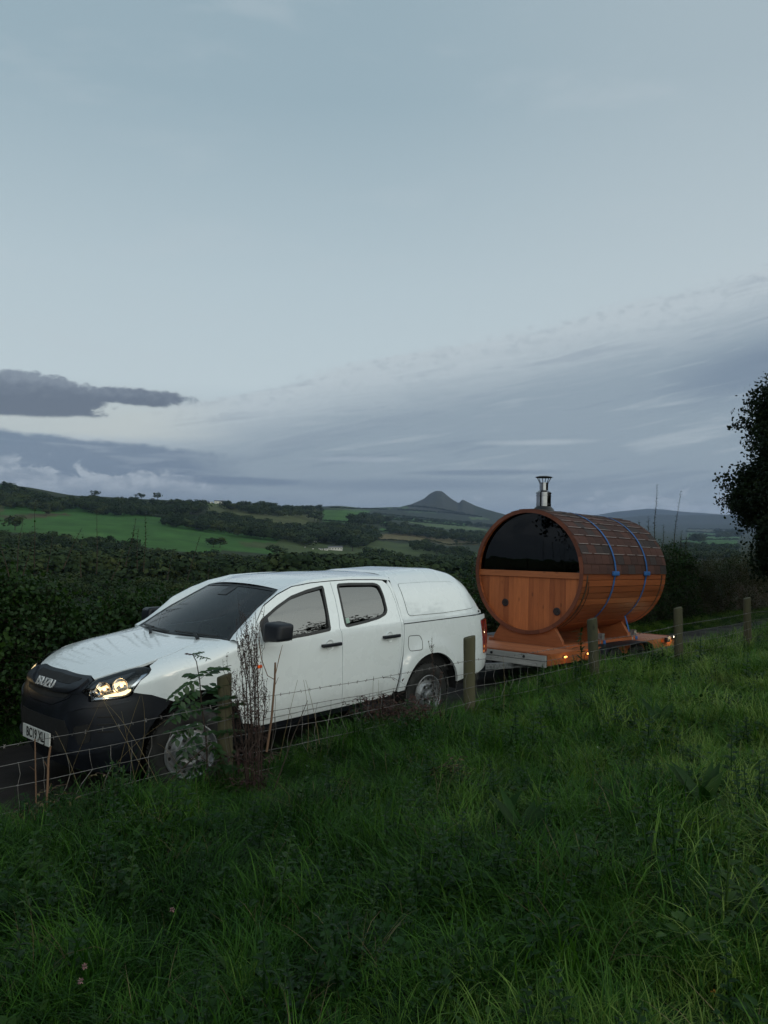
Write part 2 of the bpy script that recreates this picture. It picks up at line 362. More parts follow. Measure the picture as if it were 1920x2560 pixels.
# ------------------------------------------------------------------ ground shape
TO=np.array([-2.87505,6.48562,0.]); YAW=0.748977
HX=np.array([math.sin(YAW),math.cos(YAW),0.]); NY=np.array([-math.cos(YAW),math.sin(YAW),0.]); ROTZ=math.pi/2-YAW
def l2w(x,y,z=0.): p=TO+x*HX+y*NY; return Vector((p[0],p[1],z))
FP=np.array([-1.221,6.0]); FD=np.array([.7245,.6893]); FN=np.array([.6893,-.7245])
def sstep(a,b,x): t=np.clip((x-a)/(b-a),0,1); return t*t*(3-2*t)
COLX=[0,200,400,600,850,1000,1150,1300,1500,1700,1920]
RR=[60,150,300,450,600,800,1100,1500,2200,3200,3800,4500,5500,7000,8200,9600,12000]
def T(*a): return a
TAB=np.array([
 T(1500,1460,1400,1350,1310,1262,1212,1226,1245,1262,1270,1276,1282,1290,1292,1294,1300),
 T(1505,1465,1408,1358,1318,1278,1240,1252,1262,1272,1278,1282,1286,1292,1295,1297,1300),
 T(1510,1470,1418,1370,1330,1290,1250,1262,1270,1277,1280,1284,1288,1293,1296,1298,1300),
 T(1520,1478,1430,1388,1352,1312,1262,1266,1272,1278,1280,1284,1288,1294,1297,1299,1300),
 T(1530,1485,1442,1412,1385,1350,1308,1274,1270,1264,1272,1282,1288,1294,1297,1299,1300),
 T(1535,1490,1450,1422,1400,1375,1345,1318,1300,1284,1266,1280,1288,1294,1297,1299,1300),
 T(1535,1492,1452,1425,1404,1382,1356,1334,1315,1300,1288,1290,1292,1296,1298,1299,1300),
 T(1535,1492,1452,1426,1405,1385,1364,1348,1332,1318,1312,1308,1305,1303,1301,1300,1302),
 T(1535,1492,1452,1426,1406,1388,1368,1354,1342,1330,1325,1321,1316,1300,1302,1288,1300),
 T(1535,1492,1452,1426,1406,1390,1372,1358,1348,1338,1332,1327,1320,1288,1300,1276,1300),
 T(1535,1492,1452,1426,1406,1390,1372,1358,1350,1340,1334,1328,1320,1284,1300,1290,1300)],float)
BEH=np.array([1336-50*0,1300,1250,1235,1240,1250,1260,1280,1290,1300,1300,1300,1300,1300,1300,1300,1300],float)
PKX=[1000,1030,1060,1075,1090,1105,1115,1130,1148,1152,1158,1166,1190,1215,1245,1275,1310]
PKY=[1267,1259,1246,1233,1226,1227,1235,1247,1257,1250,1248,1252,1264,1272,1280,1288,1302]
B1X=[1440,1500,1560,1600,1650,1700,1750,1800,1850,1920,2100]; B1Y=[1300,1297,1292,1288,1284,1286,1284,1285,1281,1284,1290]
B2X=[1400,1500,1540,1570,1620,1660,1700,1760,1800,1860,2100]; B2Y=[1300,1284,1277,1274,1269,1271,1276,1281,1284,1288,1292]
def farpx(az,r):
    """row (px, 2560 scale) of the far ground, for azimuth (rad) and distance"""
    x=960+FPX*np.tan(np.clip(az,-.9,.9)); x=np.clip(x,0,1920)
    i=np.clip(np.searchsorted(COLX,x)-1,0,len(COLX)-2); cx=np.array(COLX,float); t=(x-cx[i])/(cx[i+1]-cx[i]); t=t*t*(3-2*t)*.5+t*.5
    lr=np.interp(np.log(r),np.log(RR),np.arange(len(RR))); k=np.clip(lr.astype(int),0,len(RR)-2); u=lr-k
    y=(TAB[i,k]*(1-u)+TAB[i,k+1]*u)*(1-t)+(TAB[i+1,k]*(1-u)+TAB[i+1,k+1]*u)*t
    xx=960+FPX*np.tan(np.clip(az,-.9,.9)); infr=np.exp(-(np.maximum(np.abs(az)-.5,0)/.15)**2)
    pin=infr*np.interp(xx,[960,1000,1310,1400],[0,1,1,0])
    y=np.minimum(y,y+(np.interp(xx,PKX,PKY)-y)*np.exp(-((r-4300)/460.)**2)*pin)
    y=np.where((r>6300)&(r<7700),np.minimum(y,y+(np.interp(xx,B1X,B1Y)-y)*np.exp(-((r-7000)/300.)**2)*infr),y)
    y=np.where((r>8900)&(r<10400),np.minimum(y,y+(np.interp(xx,B2X,B2Y)-y)*np.exp(-((r-9600)/350.)**2)*infr),y)
    b=sstep(.75,1.3,np.abs(az)); yb=np.interp(lr,np.arange(len(RR)),BEH)+18*np.sin(az*3.1+1)+9*np.sin(az*7.7)
    return y*(1-b)+yb*b
def vnoise(x,y,s=1.0,seed=0.0):
    return (np.sin(x*1.7*s+seed+1.3*np.sin(y*1.1*s+seed))+np.sin(y*2.3*s+1.9+seed+1.1*np.sin(x*1.9*s))+.6*np.sin((x+y)*4.1*s+seed)+.5*np.sin((x-1.3*y)*6.3*s+seed))/3.1
def ground(Xw,Yw):
    Xw=np.asarray(Xw,float); Yw=np.asarray(Yw,float); r=np.hypot(Xw,Yw); az=np.arctan2(Xw,Yw)
    rx,ry=Xw-FP[0],Yw-FP[1]; a=rx*FD[0]+ry*FD[1]; q=rx*FN[0]+ry*FN[1]
    zf=np.interp(a,[-6,-3,-1.4,-.5,0,.8,1.6,2.9,5.3,7.6,10,20],[.28,.28,.35,.33,.30,.33,.33,.34,.38,.38,.33,.30])
    z=zf+(.60-zf)*sstep(-.2,5.0,q)+.07*vnoise(Xw,Yw,1.1)*sstep(.0,1.0,q)+.035*vnoise(Xw,Yw,3.3,2)*sstep(.1,1,q)
    lx=(Xw-TO[0])*HX[0]+(Yw-TO[1])*HX[1]; ly=(Xw-TO[0])*NY[0]+(Yw-TO[1])*NY[1]
    z=z*sstep(-1.14,-1.62,ly) if False else z*(1-sstep(-1.60,-1.14,ly)); z=z-.012*(ly>-1.14)
    z=z-np.clip((lx-6.2),0,26)*.033*sstep(-1.5,-1.15,ly)
    z=z+.16*sstep(1.7,2.3,ly)-sstep(3.5,10,ly)*1.1-np.clip(ly-8,0,60)*.055
    zfar=EYE-(farpx(az,np.maximum(r,60))-1336)*r*np.cos(np.clip(az,-.9,.9))/FPX
    k=sstep(28,62,r)
    return z*(1-k)+zfar*k
def gz(x,y): return float(ground(np.array([x]),np.array([y]))[0])
def far_r(px,py):
    """distance of the nearest far ground seen at a pixel of the photograph (for laying out fields and woods)"""
    az=math.atan((px-960)/FPX); rs=np.geomspace(150,11000,900); yy=farpx(np.full_like(rs,az),rs); k=np.nonzero(yy<=py)[0]
    if len(k)==0: return None
    return az,float(rs[k[0]])
def far_xyz(px,py):
    for k in range(14):
        h=far_r(px,py+k*2)
        if h is not None: break
    if h is None: return None
    az,r=h; x,y=r*math.sin(az),r*math.cos(az); return (x,y,gz(x,y))
c4=lambda L:[(x*.5425,1150+y*.5425) for x,y in L]; c5=lambda L:[(700+x*.42194,1180+y*.42194) for x,y in L]; c6=lambda L:[(1500+x*.36176,900+y*.36176) for x,y in L]
GRN=(.040,.105,.022); GRN2=(.055,.125,.030); OLV=(.075,.085,.034); TAN=(.125,.105,.050); SCR=(.028,.038,.018); PAL=(.09,.13,.05); BRN=(.07,.06,.03)
FIELDS=[
 (c4([(0,190),(330,215),(520,235),(750,265),(1000,300),(1200,325),(1400,355),(1440,380),(1700,400),(1700,440),(1250,440),(1050,418),(880,428),(700,412),(640,395),(500,380),(300,370),(200,340),(0,335)]),GRN),
 (c4([(0,262),(100,255),(300,248),(330,258),(180,270),(0,275)]),BRN),(c4([(1100,380),(1400,382),(1560,400),(1300,412),(1130,400)]),(.06,.08,.03)),
 (c4([(800,205),(930,200),(1100,215),(1200,250),(1420,270),(1450,300),(1350,308),(1150,280),(950,232)]),OLV),
 (c4([(330,195),(520,215),(520,228),(330,212)]),PAL),(c4([(1490,230),(1700,232),(1700,285),(1540,262)]),GRN2),(c4([(935,195),(1020,195),(1060,210),(940,212)]),PAL),
 (c4([(150,330),(480,345),(540,480),(150,480)]),GRN2),
 (c5([(250,225),(410,240),(420,275),(640,295),(640,310),(400,302),(255,292)]),GRN2),
 (c5([(0,225),(200,215),(240,280),(210,322),(60,312),(0,300)]),OLV),
 (c5([(300,205),(640,200),(700,195),(640,225),(420,226),(290,216)]),(.07,.10,.045)),
 (c5([(560,250),(700,265),(1110,303),(1100,318),(870,300),(640,280)]),GRN2),
 (c5([(700,285),(870,290),(1220,335),(1230,345),(1000,338),(870,318)]),PAL),
 (c5([(590,335),(740,340),(700,352),(590,352)]),GRN2),
 (c5([(520,385),(700,358),(900,363),(1200,400),(1200,424),(1000,432),(860,402),(720,407),(560,400)]),TAN),
 (c5([(0,360),(210,395),(360,395),(560,405),(760,428),(900,458),(930,492),(720,500),(480,485),(470,500),(200,505),(0,475)]),(.062,.085,.032)),
 (c5([(930,460),(1180,478),(1180,505),(940,500)]),(.055,.085,.03)),
 (c5([(1120,262),(1200,268),(1260,282),(1130,280)]),PAL),(c5([(700,200),(900,200),(1010,215),(900,222),(700,215)]),(.06,.095,.04)),(c5([(740,228),(950,232),(1000,243),(760,240)]),(.055,.09,.035)),
 (c6([(600,1185),(800,1175),(960,1200),(960,1235),(700,1245),(600,1225)]),GRN2),(c6([(560,1240),(950,1240),(950,1290),(560,1290)]),GRN),(c6([(600,1160),(800,1160),(800,1185),(600,1180)]),OLV),
 ([(1150,1330),(1300,1335),(1300,1360),(1150,1350)],GRN)]
def inpoly(px,py,poly):
    px=np.asarray(px,float); py=np.asarray(py,float); ins=np.zeros(px.shape,bool); n=len(poly)
    for i in range(n):
        x0,y0=poly[i]; x1,y1=poly[(i+1)%n]
        if y0==y1: continue
        c=((y0>py)!=(y1>py))&(px<(x1-x0)*(py-y0)/(y1-y0)+x0); ins^=c
    return ins
# one sheet of ground from the camera's feet to the horizon
A1=np.radians(np.arange(-33,33.01,.125)); A2=np.radians(np.arange(36,325,4.0)); AZ=np.concatenate([A1,A2])
RS=np.concatenate([np.geomspace(.7,60,120),np.geomspace(62,13000,190)])
ag,rg=np.meshgrid(AZ,RS); xg,yg=rg*np.sin(ag),rg*np.cos(ag); zg=ground(xg,yg)
azw=(ag+math.pi)%(2*math.pi)-math.pi
rough=vnoise(xg/60,yg/60,1,1)*np.clip(rg-200,0,800)/800*1.2; zg=zg+np.where(np.abs(azw)<.6,rough,0)
V=np.stack([xg,yg,zg],-1).reshape(-1,3); na=len(AZ); nr=len(RS)
i=np.arange(nr-1)[:,None]*na; j=np.arange(na)[None,:]; j2=(j+1)%na
F=np.stack([i+j,i+j2,i+na+j2,i+na+j],-1).reshape(-1,4)
V=np.concatenate([V,[[0,0,gz(0,.7)]]]); F3=[(len(V)-1,(k+1)%na,k) for k in range(na)]
me=np_mesh('ground',V,F)
col=np.zeros((len(V),4),np.float32); col[:,:3]=(.010,.018,.006); col[:,3]=1
pxg=960+FPX*np.tan(np.clip(azw,-.9,.9)); pyg=farpx(azw,np.maximum(rg,60)); far=(rg>190)
cf=col[:-1].reshape(nr,na,4); cf[far&(rg<6000)]=(*SCR,1)
wob=6*vnoise(xg/30,yg/30)*300/np.maximum(rg,300)
for poly,cc in FIELDS:
    mk=inpoly(pxg+wob,pyg+wob*.4,poly)&far&(rg<6000); k=(1+.16*vnoise(xg/25,yg/25,1,5)+.1*vnoise(xg/7,yg/9,1,2))[...,None]; cf[...,:3]=np.where(mk[...,None],np.array(cc)*k,cf[...,:3])
out=far&((np.abs(azw)>.46)); vv=np.sin(xg/70+1.2*np.sin(yg/90))*np.sin(yg/60+np.sin(xg/110)); cf[out&(vv>.1)]=(*GRN,1); cf[out&(vv<-.4)]=(*OLV,1)
cf[(rg>=3550)&(rg<6000)&(np.interp(pxg,PKX,PKY)<1262)&(pxg>1020)]=(.045,.050,.036,1); cf[rg>=6000]=(.040,.050,.040,1)
ca=me.color_attributes.new('tint','FLOAT_COLOR','POINT'); ca.data.foreach_set('color',col.ravel())
M_GROUND,p,_=newmat('ground_cover'); c=posc(); at=X.nt.nodes.new('ShaderNodeAttribute'); at.attribute_name='tint'
nn=nz(c,.05,8,.65)*.5+nz(c,.012,6,.6)*.5
colx=mixc(1.0,X(at.outputs['Color']),ramp(nn,[(.3,(.6,.6,.6)),(.7,(1.35,1.35,1.3))]),'MULTIPLY')
setp(p,color=colx,rough=.95,spec=.1); bump(p,nz(c,9,6),.4,.03)
me.materials.append(M_GROUND)
g=link('ground',me); tag(g,kind='structure')
# the lane
mb=MB(); n=74
for k in range(n+1):
    x=-14+k*.75; yl=-1.22+.05*math.sin(x*.7)+.03*math.sin(x*2.3); yr=1.75+.06*math.sin(x*.9+1); 
    for y in (yl,-.4,.4,yr):
        p=l2w(x,y); z=(.004+.02*(1-(y/1.6)**2) if abs(y)<1.2 else .004)-min(max(x-6.2,0),26)*.033
        mb.v.append((p.x,p.y,z))
for k in range(n):
    for m in range(3): mb.f.append((k*4+m,k*4+m+1,k*4+m+5,k*4+m+4))
lane=mb.build('lane_road',M_ASPH,fixn=False,smooth_ang=180); tag(lane,kind='structure')
for f in (): pass

# ------------------------------------------------------------------ scattering
def scatter(name,P,rot,scl,idx,protos,parent=None,ts=None):
    """ONE object: a point cloud carrying instances of small proto meshes"""
    pc=bpy.data.collections.new(name+'_kinds')
    for k,m in enumerate(protos):
        o=bpy.data.objects.new('%s_kind_%02d'%(name,k),m); pc.objects.link(o)
    me=bpy.data.meshes.new(name); P=np.asarray(P,np.float32); me.vertices.add(len(P)); me.vertices.foreach_set('co',P.ravel())
    a=me.attributes.new('rot','FLOAT_VECTOR','POINT'); a.data.foreach_set('vector',np.asarray(rot,np.float32).ravel())
    scl=np.asarray(scl,np.float32); scl=np.repeat(scl[:,None],3,1) if scl.ndim==1 else scl
    a=me.attributes.new('scl','FLOAT_VECTOR','POINT'); a.data.foreach_set('vector',scl.ravel())
    a=me.attributes.new('idx','INT','POINT'); a.data.foreach_set('value',np.asarray(idx,np.int32))
    o=link(name,me,parent)
    ng=bpy.data.node_groups.new(name+'_nodes','GeometryNodeTree'); ng.interface.new_socket('Geometry',in_out='INPUT',socket_type='NodeSocketGeometry'); ng.interface.new_socket('Geometry',in_out='OUTPUT',socket_type='NodeSocketGeometry')
    N=ng.nodes.new; L=ng.links.new; gi=N('NodeGroupInput'); go=N('NodeGroupOutput'); ip=N('GeometryNodeInstanceOnPoints'); ci=N('GeometryNodeCollectionInfo')
    ci.inputs['Collection'].default_value=pc; ci.inputs['Separate Children'].default_value=True; ci.inputs['Reset Children'].default_value=True
    def at(nm,ty):
        n=N('GeometryNodeInputNamedAttribute'); n.data_type=ty; n.inputs['Name'].default_value=nm; return [s for s in n.outputs if s.enabled and s.name=='Attribute'][0]
    e=N('FunctionNodeEulerToRotation'); L(at('rot','FLOAT_VECTOR'),e.inputs[0]); L(e.outputs[0],ip.inputs['Rotation']); L(at('scl','FLOAT_VECTOR'),ip.inputs['Scale'])
    L(at('idx','INT'),ip.inputs['Instance Index']); ip.inputs['Pick Instance'].default_value=True
    L(gi.outputs[0],ip.inputs['Points']); L(ci.outputs[0],ip.inputs['Instance']); L(ip.outputs[0],go.inputs[0])
    md=o.modifiers.new('scatter','NODES'); md.node_group=ng
    return tag(o,kind='stuff')
def blade(P0,yaw,lean,L,w,n=4,droop=1.0,twist=0.0):
    """one bent grass blade: verts (2n+1), quads+tip"""
    V=[];dirx,diry=math.cos(yaw),math.sin(yaw); px,py=-diry,dirx; x=y=z=0.0; a=lean; seg=L/n
    for k in range(n):
        ww=w*(1-(k/n)**1.6)*.5; V+= [(P0[0]+x*dirx-px*ww,P0[1]+x*diry-py*ww,P0[2]+z),(P0[0]+x*dirx+px*ww,P0[1]+x*diry+py*ww,P0[2]+z)]
        x+=seg*math.sin(a); z+=seg*math.cos(a); a+=droop*(.25+.5*k/n)*.9
    V.append((P0[0]+x*dirx,P0[1]+x*diry,P0[2]+z))
    F=[(2*k,2*k+1,2*k+3,2*k+2) for k in range(n-1)]+[(2*n-2,2*n-1,2*n)]
    return V,F
def tuft(seed,nb,rad,L0,L1,w,lean=.35,droop=.6,mat=None,comb=None):
    rr=random.Random(seed); mb=MB()
    for k in range(nb):
        a=rr.random()*6.283; d=rad*math.sqrt(rr.random()); yaw=a+rr.gauss(0,.9) if comb is None else comb+rr.gauss(0,.5)
        V,F=blade((d*math.cos(a),d*math.sin(a),-.01),yaw,abs(rr.gauss(lean*.6,lean*.5)),rr.uniform(L0,L1),w*rr.uniform(.6,1.3),4,droop*rr.uniform(.3,1.6))
        mb.add(V,F)
    return mb.mesh('tuft',180,mat,fixn=False)
def leaf(mb,P,d,up,L,W,fold=.25,serr=0):
    """folded leaf along direction d"""
    d=Vector(d).normalized(); up=Vector(up); s=d.cross(up)
    if s.length<1e-3: s=d.cross(Vector((1,0,0)))
    s.normalize(); u=s.cross(d); P=Vector(P)
    V=[P,P+d*L*.30+s*W*.5+u*fold*W*.5,P+d*L*.68+s*W*.38+u*fold*W*.4,P+d*L-u*L*.08,P+d*L*.68-s*W*.38+u*fold*W*.4,P+d*L*.30-s*W*.5+u*fold*W*.5,P+d*L*.35,P+d*L*.7-u*L*.02]
    mb.add(V,[(0,1,6),(1,2,7,6),(2,3,7),(0,6,5),(6,7,4,5),(7,3,4)])
def weed(seed,nl,L,W,rad,h,mat,kind='rosette'):
    rr=random.Random(seed); mb=MB()
    for k in range(nl):
        a=rr.random()*6.283; d=rad*rr.random(); z=h*rr.random()
        el=rr.uniform(.1,1.0); leaf(mb,(d*math.cos(a),d*math.sin(a),z),(math.cos(a)*math.cos(el),math.sin(a)*math.cos(el),math.sin(el)),(0,0,1),L*rr.uniform(.6,1.2),W*rr.uniform(.7,1.2),rr.uniform(.1,.5))
    return mb.mesh('weed',180,mat,fixn=False)
def fern_weed(seed,mat):
    """thistle / nettle like upright weed: stem with pairs of jagged leaves"""
    rr=random.Random(seed); mb=MB(); H=rr.uniform(.22,.42)
    for k in range(14):
        z=H*(.1+.9*k/14); a=k*2.4; L=.075*(1-.55*k/10)
        for j in range(3):
            leaf(mb,(0,0,z),(math.cos(a+j*.35-.35),math.sin(a+j*.35-.35),.35),(0,0,1),L*(1-.25*abs(j-1)),.017,.3)
    mb.tube([(0,0,0),(0,0,H)],[.004,.002],4)
    return mb.mesh('weed',180,mat,fixn=False)
def twig(seed,nl,L,lw,ln,mat,stem=True,spread=1.0,mat2=None):
    rr=random.Random(seed); mb=MB()
    path=[Vector((0,0,0))]; dr=Vector((rr.gauss(0,.2),rr.gauss(0,.2),1)).normalized()
    for k in range(4):
        dr=(dr+Vector((rr.gauss(0,.25),rr.gauss(0,.25),rr.gauss(0,.15)))).normalized(); path.append(path[-1]+dr*L/4)
    if stem: mb.tube(path,[.005,.004,.003,.002,.001],4,False)
    nst=len(mb.f)
    for k in range(nl):
        t=rr.random()*3.99; i=int(t); p=path[i].lerp(path[i+1],t-i)+Vector((rr.gauss(0,1),rr.gauss(0,1),rr.gauss(0,1)))*L*.16*spread
        d=Vector((rr.gauss(0,1),rr.gauss(0,1),rr.gauss(.1,.6))).normalized(); leaf(mb,p,d,(rr.gauss(0,.4),rr.gauss(0,.4),1),ln*rr.uniform(.6,1.25),lw*rr.uniform(.7,1.2),rr.uniform(.05,.4))
    me=mb.mesh('twig',180,mat,fixn=False); me.materials.append(M_TWIG)
    mi=np.zeros(len(me.polygons),np.int32); mi[:nst]=1; me.polygons.foreach_set('material_index',mi)
    return me
def crown(seed,n=420,flat=1.0,leafs=.16):
    """far tree crown of unit height: many small leaf-clump faces over lumpy lobes"""
    rr=np.random.default_rng(seed); lob=[((0,0,.55),.34)]+[((rr.normal(0,.2),rr.normal(0,.2),rr.uniform(.32,.8)),rr.uniform(.14,.26)) for _ in range(9)]
    V=[];F=[]
    for k in range(n):
        c,r=lob[rr.integers(len(lob))]; d=rr.normal(size=3); d/=np.linalg.norm(d); d[2]=d[2]*.9+.1
        p=np.array(c)+d*r*rr.uniform(.75,1.08); u=np.cross(d,rr.normal(size=3)); u/=np.linalg.norm(u)+1e-6; v=np.cross(d,u); s=leafs*rr.uniform(.4,1.0)*.5
        o=len(V); V+=[p+u*s+d*s*.3,p+v*s,p-u*s+d*s*.2*rr.normal(),p-v*s*1.1]; F.append((o,o+1,o+2,o+3))
    V=np.array(V); V[:,2]=np.maximum(V[:,2],.02); V[:,:2]*=flat
    me=np_mesh('crown',V,F,M_FARTREE,False); return me
# ---- truck surfaces (local metres: x rearward, half width positive, z up)
_th=np.linspace(0,np.pi/2,4000)
_sx=.95*(1-np.cos(_th)**(2/3.0)); _sy=.93*np.sin(_th)**(2/3.0)
_sl=np.concatenate([[0],np.cumsum(np.hypot(np.diff(_sx),np.diff(_sy)))])
S1=_sl[-1]
def plan(s):
    s=np.abs(np.asarray(s,float)); sc=np.clip(s,0,S1)
    x=np.interp(sc,_sl,_sx)+np.maximum(s-S1,0); y=np.interp(sc,_sl,_sy)
    e=.02; a=np.clip(sc-e,0,S1); b=np.clip(sc+e,0,S1)
    tx=np.interp(b,_sl,_sx)-np.interp(a,_sl,_sx); ty=np.interp(b,_sl,_sy)-np.interp(a,_sl,_sy)
    L=np.hypot(tx,ty); tx=tx/L; ty=ty/L
    ny=np.where(s>=S1,1,tx); nx=np.where(s>=S1,0,-ty)
    return x,y,nx,ny
_zc=np.polyfit([0,.22,.4,.7,1.0,1.35,1.6],[.93,1.055,1.12,1.19,1.235,1.275,1.29],4)
def zc(x): return np.polyval(_zc,np.clip(x,0,1.6))
def sst(a,b,x):
    t=np.clip((x-a)/(b-a),0,1); return t*t*(3-2*t)
def side_off(z):
    z=np.asarray(z,float)
    o=.035*(np.maximum(np.abs(z-.80)-.1,0)/.42)**2*(z>.8)+.03*(np.maximum(.75-z,0)/.3)**2
    return o
def front_off(z):
    z=np.asarray(z,float)
    return .05*np.clip((z-.74)/.16,0,1)**2+.02*np.clip((.5-z)/.1,0,1)+.5*np.maximum(.44-z,0)
def S(s,t):
    s,t=np.broadcast_arrays(np.asarray(s,float),np.asarray(t,float)); sg=np.where(s<0,-1.,1.)
    x,y,nx,ny=plan(s); fw=nx*nx
    z0=.90+.10*sst(.0,.9,x)+.15*sst(.9,1.45,x); nn=4.2-.2*sst(0,.6,x)
    zz=np.minimum(t,z0)
    d=fw*front_off(zz)+(1-fw)*side_off(zz)
    bx,by=x-nx*d,y-ny*d
    ph=np.clip((t-z0),0,1)*np.pi/2
    C,Sn=np.cos(ph),np.sin(ph); N=(np.abs(C)**nn+np.abs(Sn)**nn)**(1/nn); c=C/N; q=Sn/N
    cx=np.maximum(.95,x); X=cx+c*(bx-cx); Y=c*by
    Z=np.where(t<=z0,t,z0+(zc(X)-z0)*q)
    return X,Y*sg,Z
def cab_y(x,z):
    z=np.asarray(z,float)
    return .93-side_off(np.minimum(z,1.22))-.43*np.maximum(z-1.24,0)-.43*.02*np.clip((z-1.2)/.04,0,1)**2-.10*np.maximum(z-1.5,0)**2
def bed_y(x,z):
    x=np.asarray(x,float)
    r=np.hypot((x-4.02)/.66,(z-.42)/.62)
    fl=.030*np.exp(-(np.maximum(r-.80,0)/.16)**2)
    return .925-side_off(z)+fl-.085*np.maximum((x-4.85)/.37,0)**2.2
def can_y(x,z):
    x=np.asarray(x,float)
    return .875-.40*np.maximum(z-1.24,0)-.35*np.maximum(z-1.55,0)**2-.06*np.maximum((x-4.7)/.4,0)**2-0*z
# ------------------------------------------------------------------ pickup: panels cut out of smooth body surfaces
def polyl(pts,n=1,closed=True):
    """corner-cut an outline"""
    for _ in range(n):
        o=[];m=len(pts)
        for i in range(m if closed else m-1):
            a,b=pts[i],pts[(i+1)%m]; o+=[(a[0]*.75+b[0]*.25,a[1]*.75+b[1]*.25),(a[0]*.25+b[0]*.75,a[1]*.25+b[1]*.75)]
        pts=o
    return pts
def rnd_corner(pts,r,seg=4):
    """round each corner by radius-ish r"""
    out=[];m=len(pts)
    for i in range(m):
        p0,p,p1=Vector(pts[i-1][:2]),Vector(pts[i][:2]),Vector(pts[(i+1)%m][:2])
        a=(p0-p);b=(p1-p); k=min(r,a.length*.45,b.length*.45)
        A=p+a.normalized()*k;B=p+b.normalized()*k
        for j in range(seg+1):
            t=j/seg; q=A*(1-t)**2+p*2*t*(1-t)+B*t*t; out.append((q.x,q.y))
    return out
def grow(pts,d):
    """offset an outline outward by d (inward if negative)"""
    m=len(pts); ar=sum(pts[i][0]*pts[(i+1)%m][1]-pts[(i+1)%m][0]*pts[i][1] for i in range(m)); sgn=1 if ar>0 else -1; out=[]
    for i in range(m):
        a=Vector(pts[i])-Vector(pts[i-1]); b=Vector(pts[(i+1)%m])-Vector(pts[i])
        if a.length<1e-9 or b.length<1e-9: out.append(pts[i]); continue
        n1=Vector((a.y,-a.x)).normalized(); n2=Vector((b.y,-b.x)).normalized(); n=(n1+n2)
        if n.length<.2: n=n1
        n.normalize(); k=d/max(.5,n.dot(n1)); out.append((pts[i][0]+n.x*k*sgn,pts[i][1]+n.y*k*sgn))
    return out
def surf(kind):
    def f(A,B):
        A=np.asarray(A,float);B=np.asarray(B,float)
        if kind=='S': x,y,z=S(A,B)
        elif kind=='cab': x,y,z=A,cab_y(A,B),B
        elif kind=='bed': x,y,z=A,bed_y(A,B),B
        elif kind=='can': x,y,z=A,can_y(A,B),B
        x,y,z=np.broadcast_arrays(x,y,z); return np.stack([x,-y,z],-1).astype(float)
    return f
def panel(kind,outer,holes=(),step=.045,th=.02,off=0.0,mat=None,name='panel',parent=None,side=1,inset=0.0,rim=True):
    f=surf(kind) if isinstance(kind,str) else kind
    if inset: outer=grow(outer,-inset)
    bm=bmesh.new(); edges=[]
    for L in [outer]+list(holes):
        vs_=[bm.verts.new((a,b,0)) for a,b in L]; edges+=[bm.edges.new((vs_[i],vs_[(i+1)%len(vs_)])) for i in range(len(vs_))]
    loops=[[tuple(p) for p in L] for L in [outer]+list(holes)]
    bmesh.ops.triangle_fill(bm,use_beauty=True,use_dissolve=False,edges=edges,normal=(0,0,1))
    P=np.array([v.co[:2] for v in bm.verts]); lo,hi=P.min(0),P.max(0)
    for ax in (0,1):
        g=math.floor(lo[ax]/step)*step+step
        while g<hi[ax]:
            co=[0,0,0];no=[0,0,0];co[ax]=g;no[ax]=1
            bmesh.ops.bisect_plane(bm,geom=bm.verts[:]+bm.edges[:]+bm.faces[:],dist=1e-5,plane_co=co,plane_no=no); g+=step
    bmesh.ops.remove_doubles(bm,verts=bm.verts,dist=1e-5)
    bm.verts.ensure_lookup_table(); bm.verts.index_update()
    AB=np.array([v.co[:2] for v in bm.verts])
    W=f(AB[:,0],AB[:,1]); e=2e-3
    du=f(AB[:,0]+e,AB[:,1])-f(AB[:,0]-e,AB[:,1]); dv=f(AB[:,0],AB[:,1]+e)-f(AB[:,0],AB[:,1]-e); N=np.cross(du,dv); ln=np.linalg.norm(N,axis=1,keepdims=True)
    bad=ln[:,0]<1e-9; N=N/np.maximum(ln,1e-12); N[bad]=(0,0,1)
    # outward: away from the body's centre line
    ref=W-np.array([2.6,0,.7]); flip=(N*ref*np.array([.35,1,1])).sum(1)<0; N[flip]*=-1
    W=W+N*off
    F=[[v.index for v in fc.verts] for fc in bm.faces]
    be=[(e_.verts[0].index,e_.verts[1].index) for e_ in bm.edges if len(e_.link_faces)==1] if rim else []
    bm.free()
    # orient faces along N
    FF=[]
    for fc in F:
        p=W[fc]; nn=np.cross(p[1]-p[0],p[2]-p[0]); FF.append(fc if (nn*N[fc[0]]).sum()>=0 else fc[::-1])
    nv=len(W); V=W.tolist(); NN=N.tolist()
    for a,b in be:
        k=len(V); pa,pb=W[a],W[b]; qa,qb=pa-N[a]*th,pb-N[b]*th; V+=[pa,pb,qb,qa]; nn=np.cross(pb-pa,-N[a]); nn=nn/(np.linalg.norm(nn)+1e-9); NN+=[nn]*4; FF.append([k,k+1,k+2,k+3])
    V=np.array(V);NN=np.array(NN)
    if side<0: V[:,1]*=-1; NN[:,1]*=-1; FF=[fc[::-1] for fc in FF]
    me=bpy.data.meshes.new(name); me.from_pydata(V.tolist(),[],FF); me.polygons.foreach_set('use_smooth',[True]*len(FF))
    me.normals_split_custom_set_from_vertices(NN.tolist())
    if mat: me.materials.append(mat)
    return link(name,me,parent)
def strip(kind,line,wd,off,mat,name,parent,side=1,closed=True):
    o=grow(line,wd/2); i=grow(line,-wd/2); return panel(kind,o,[i],.05,.004,off,mat,name,parent,side)
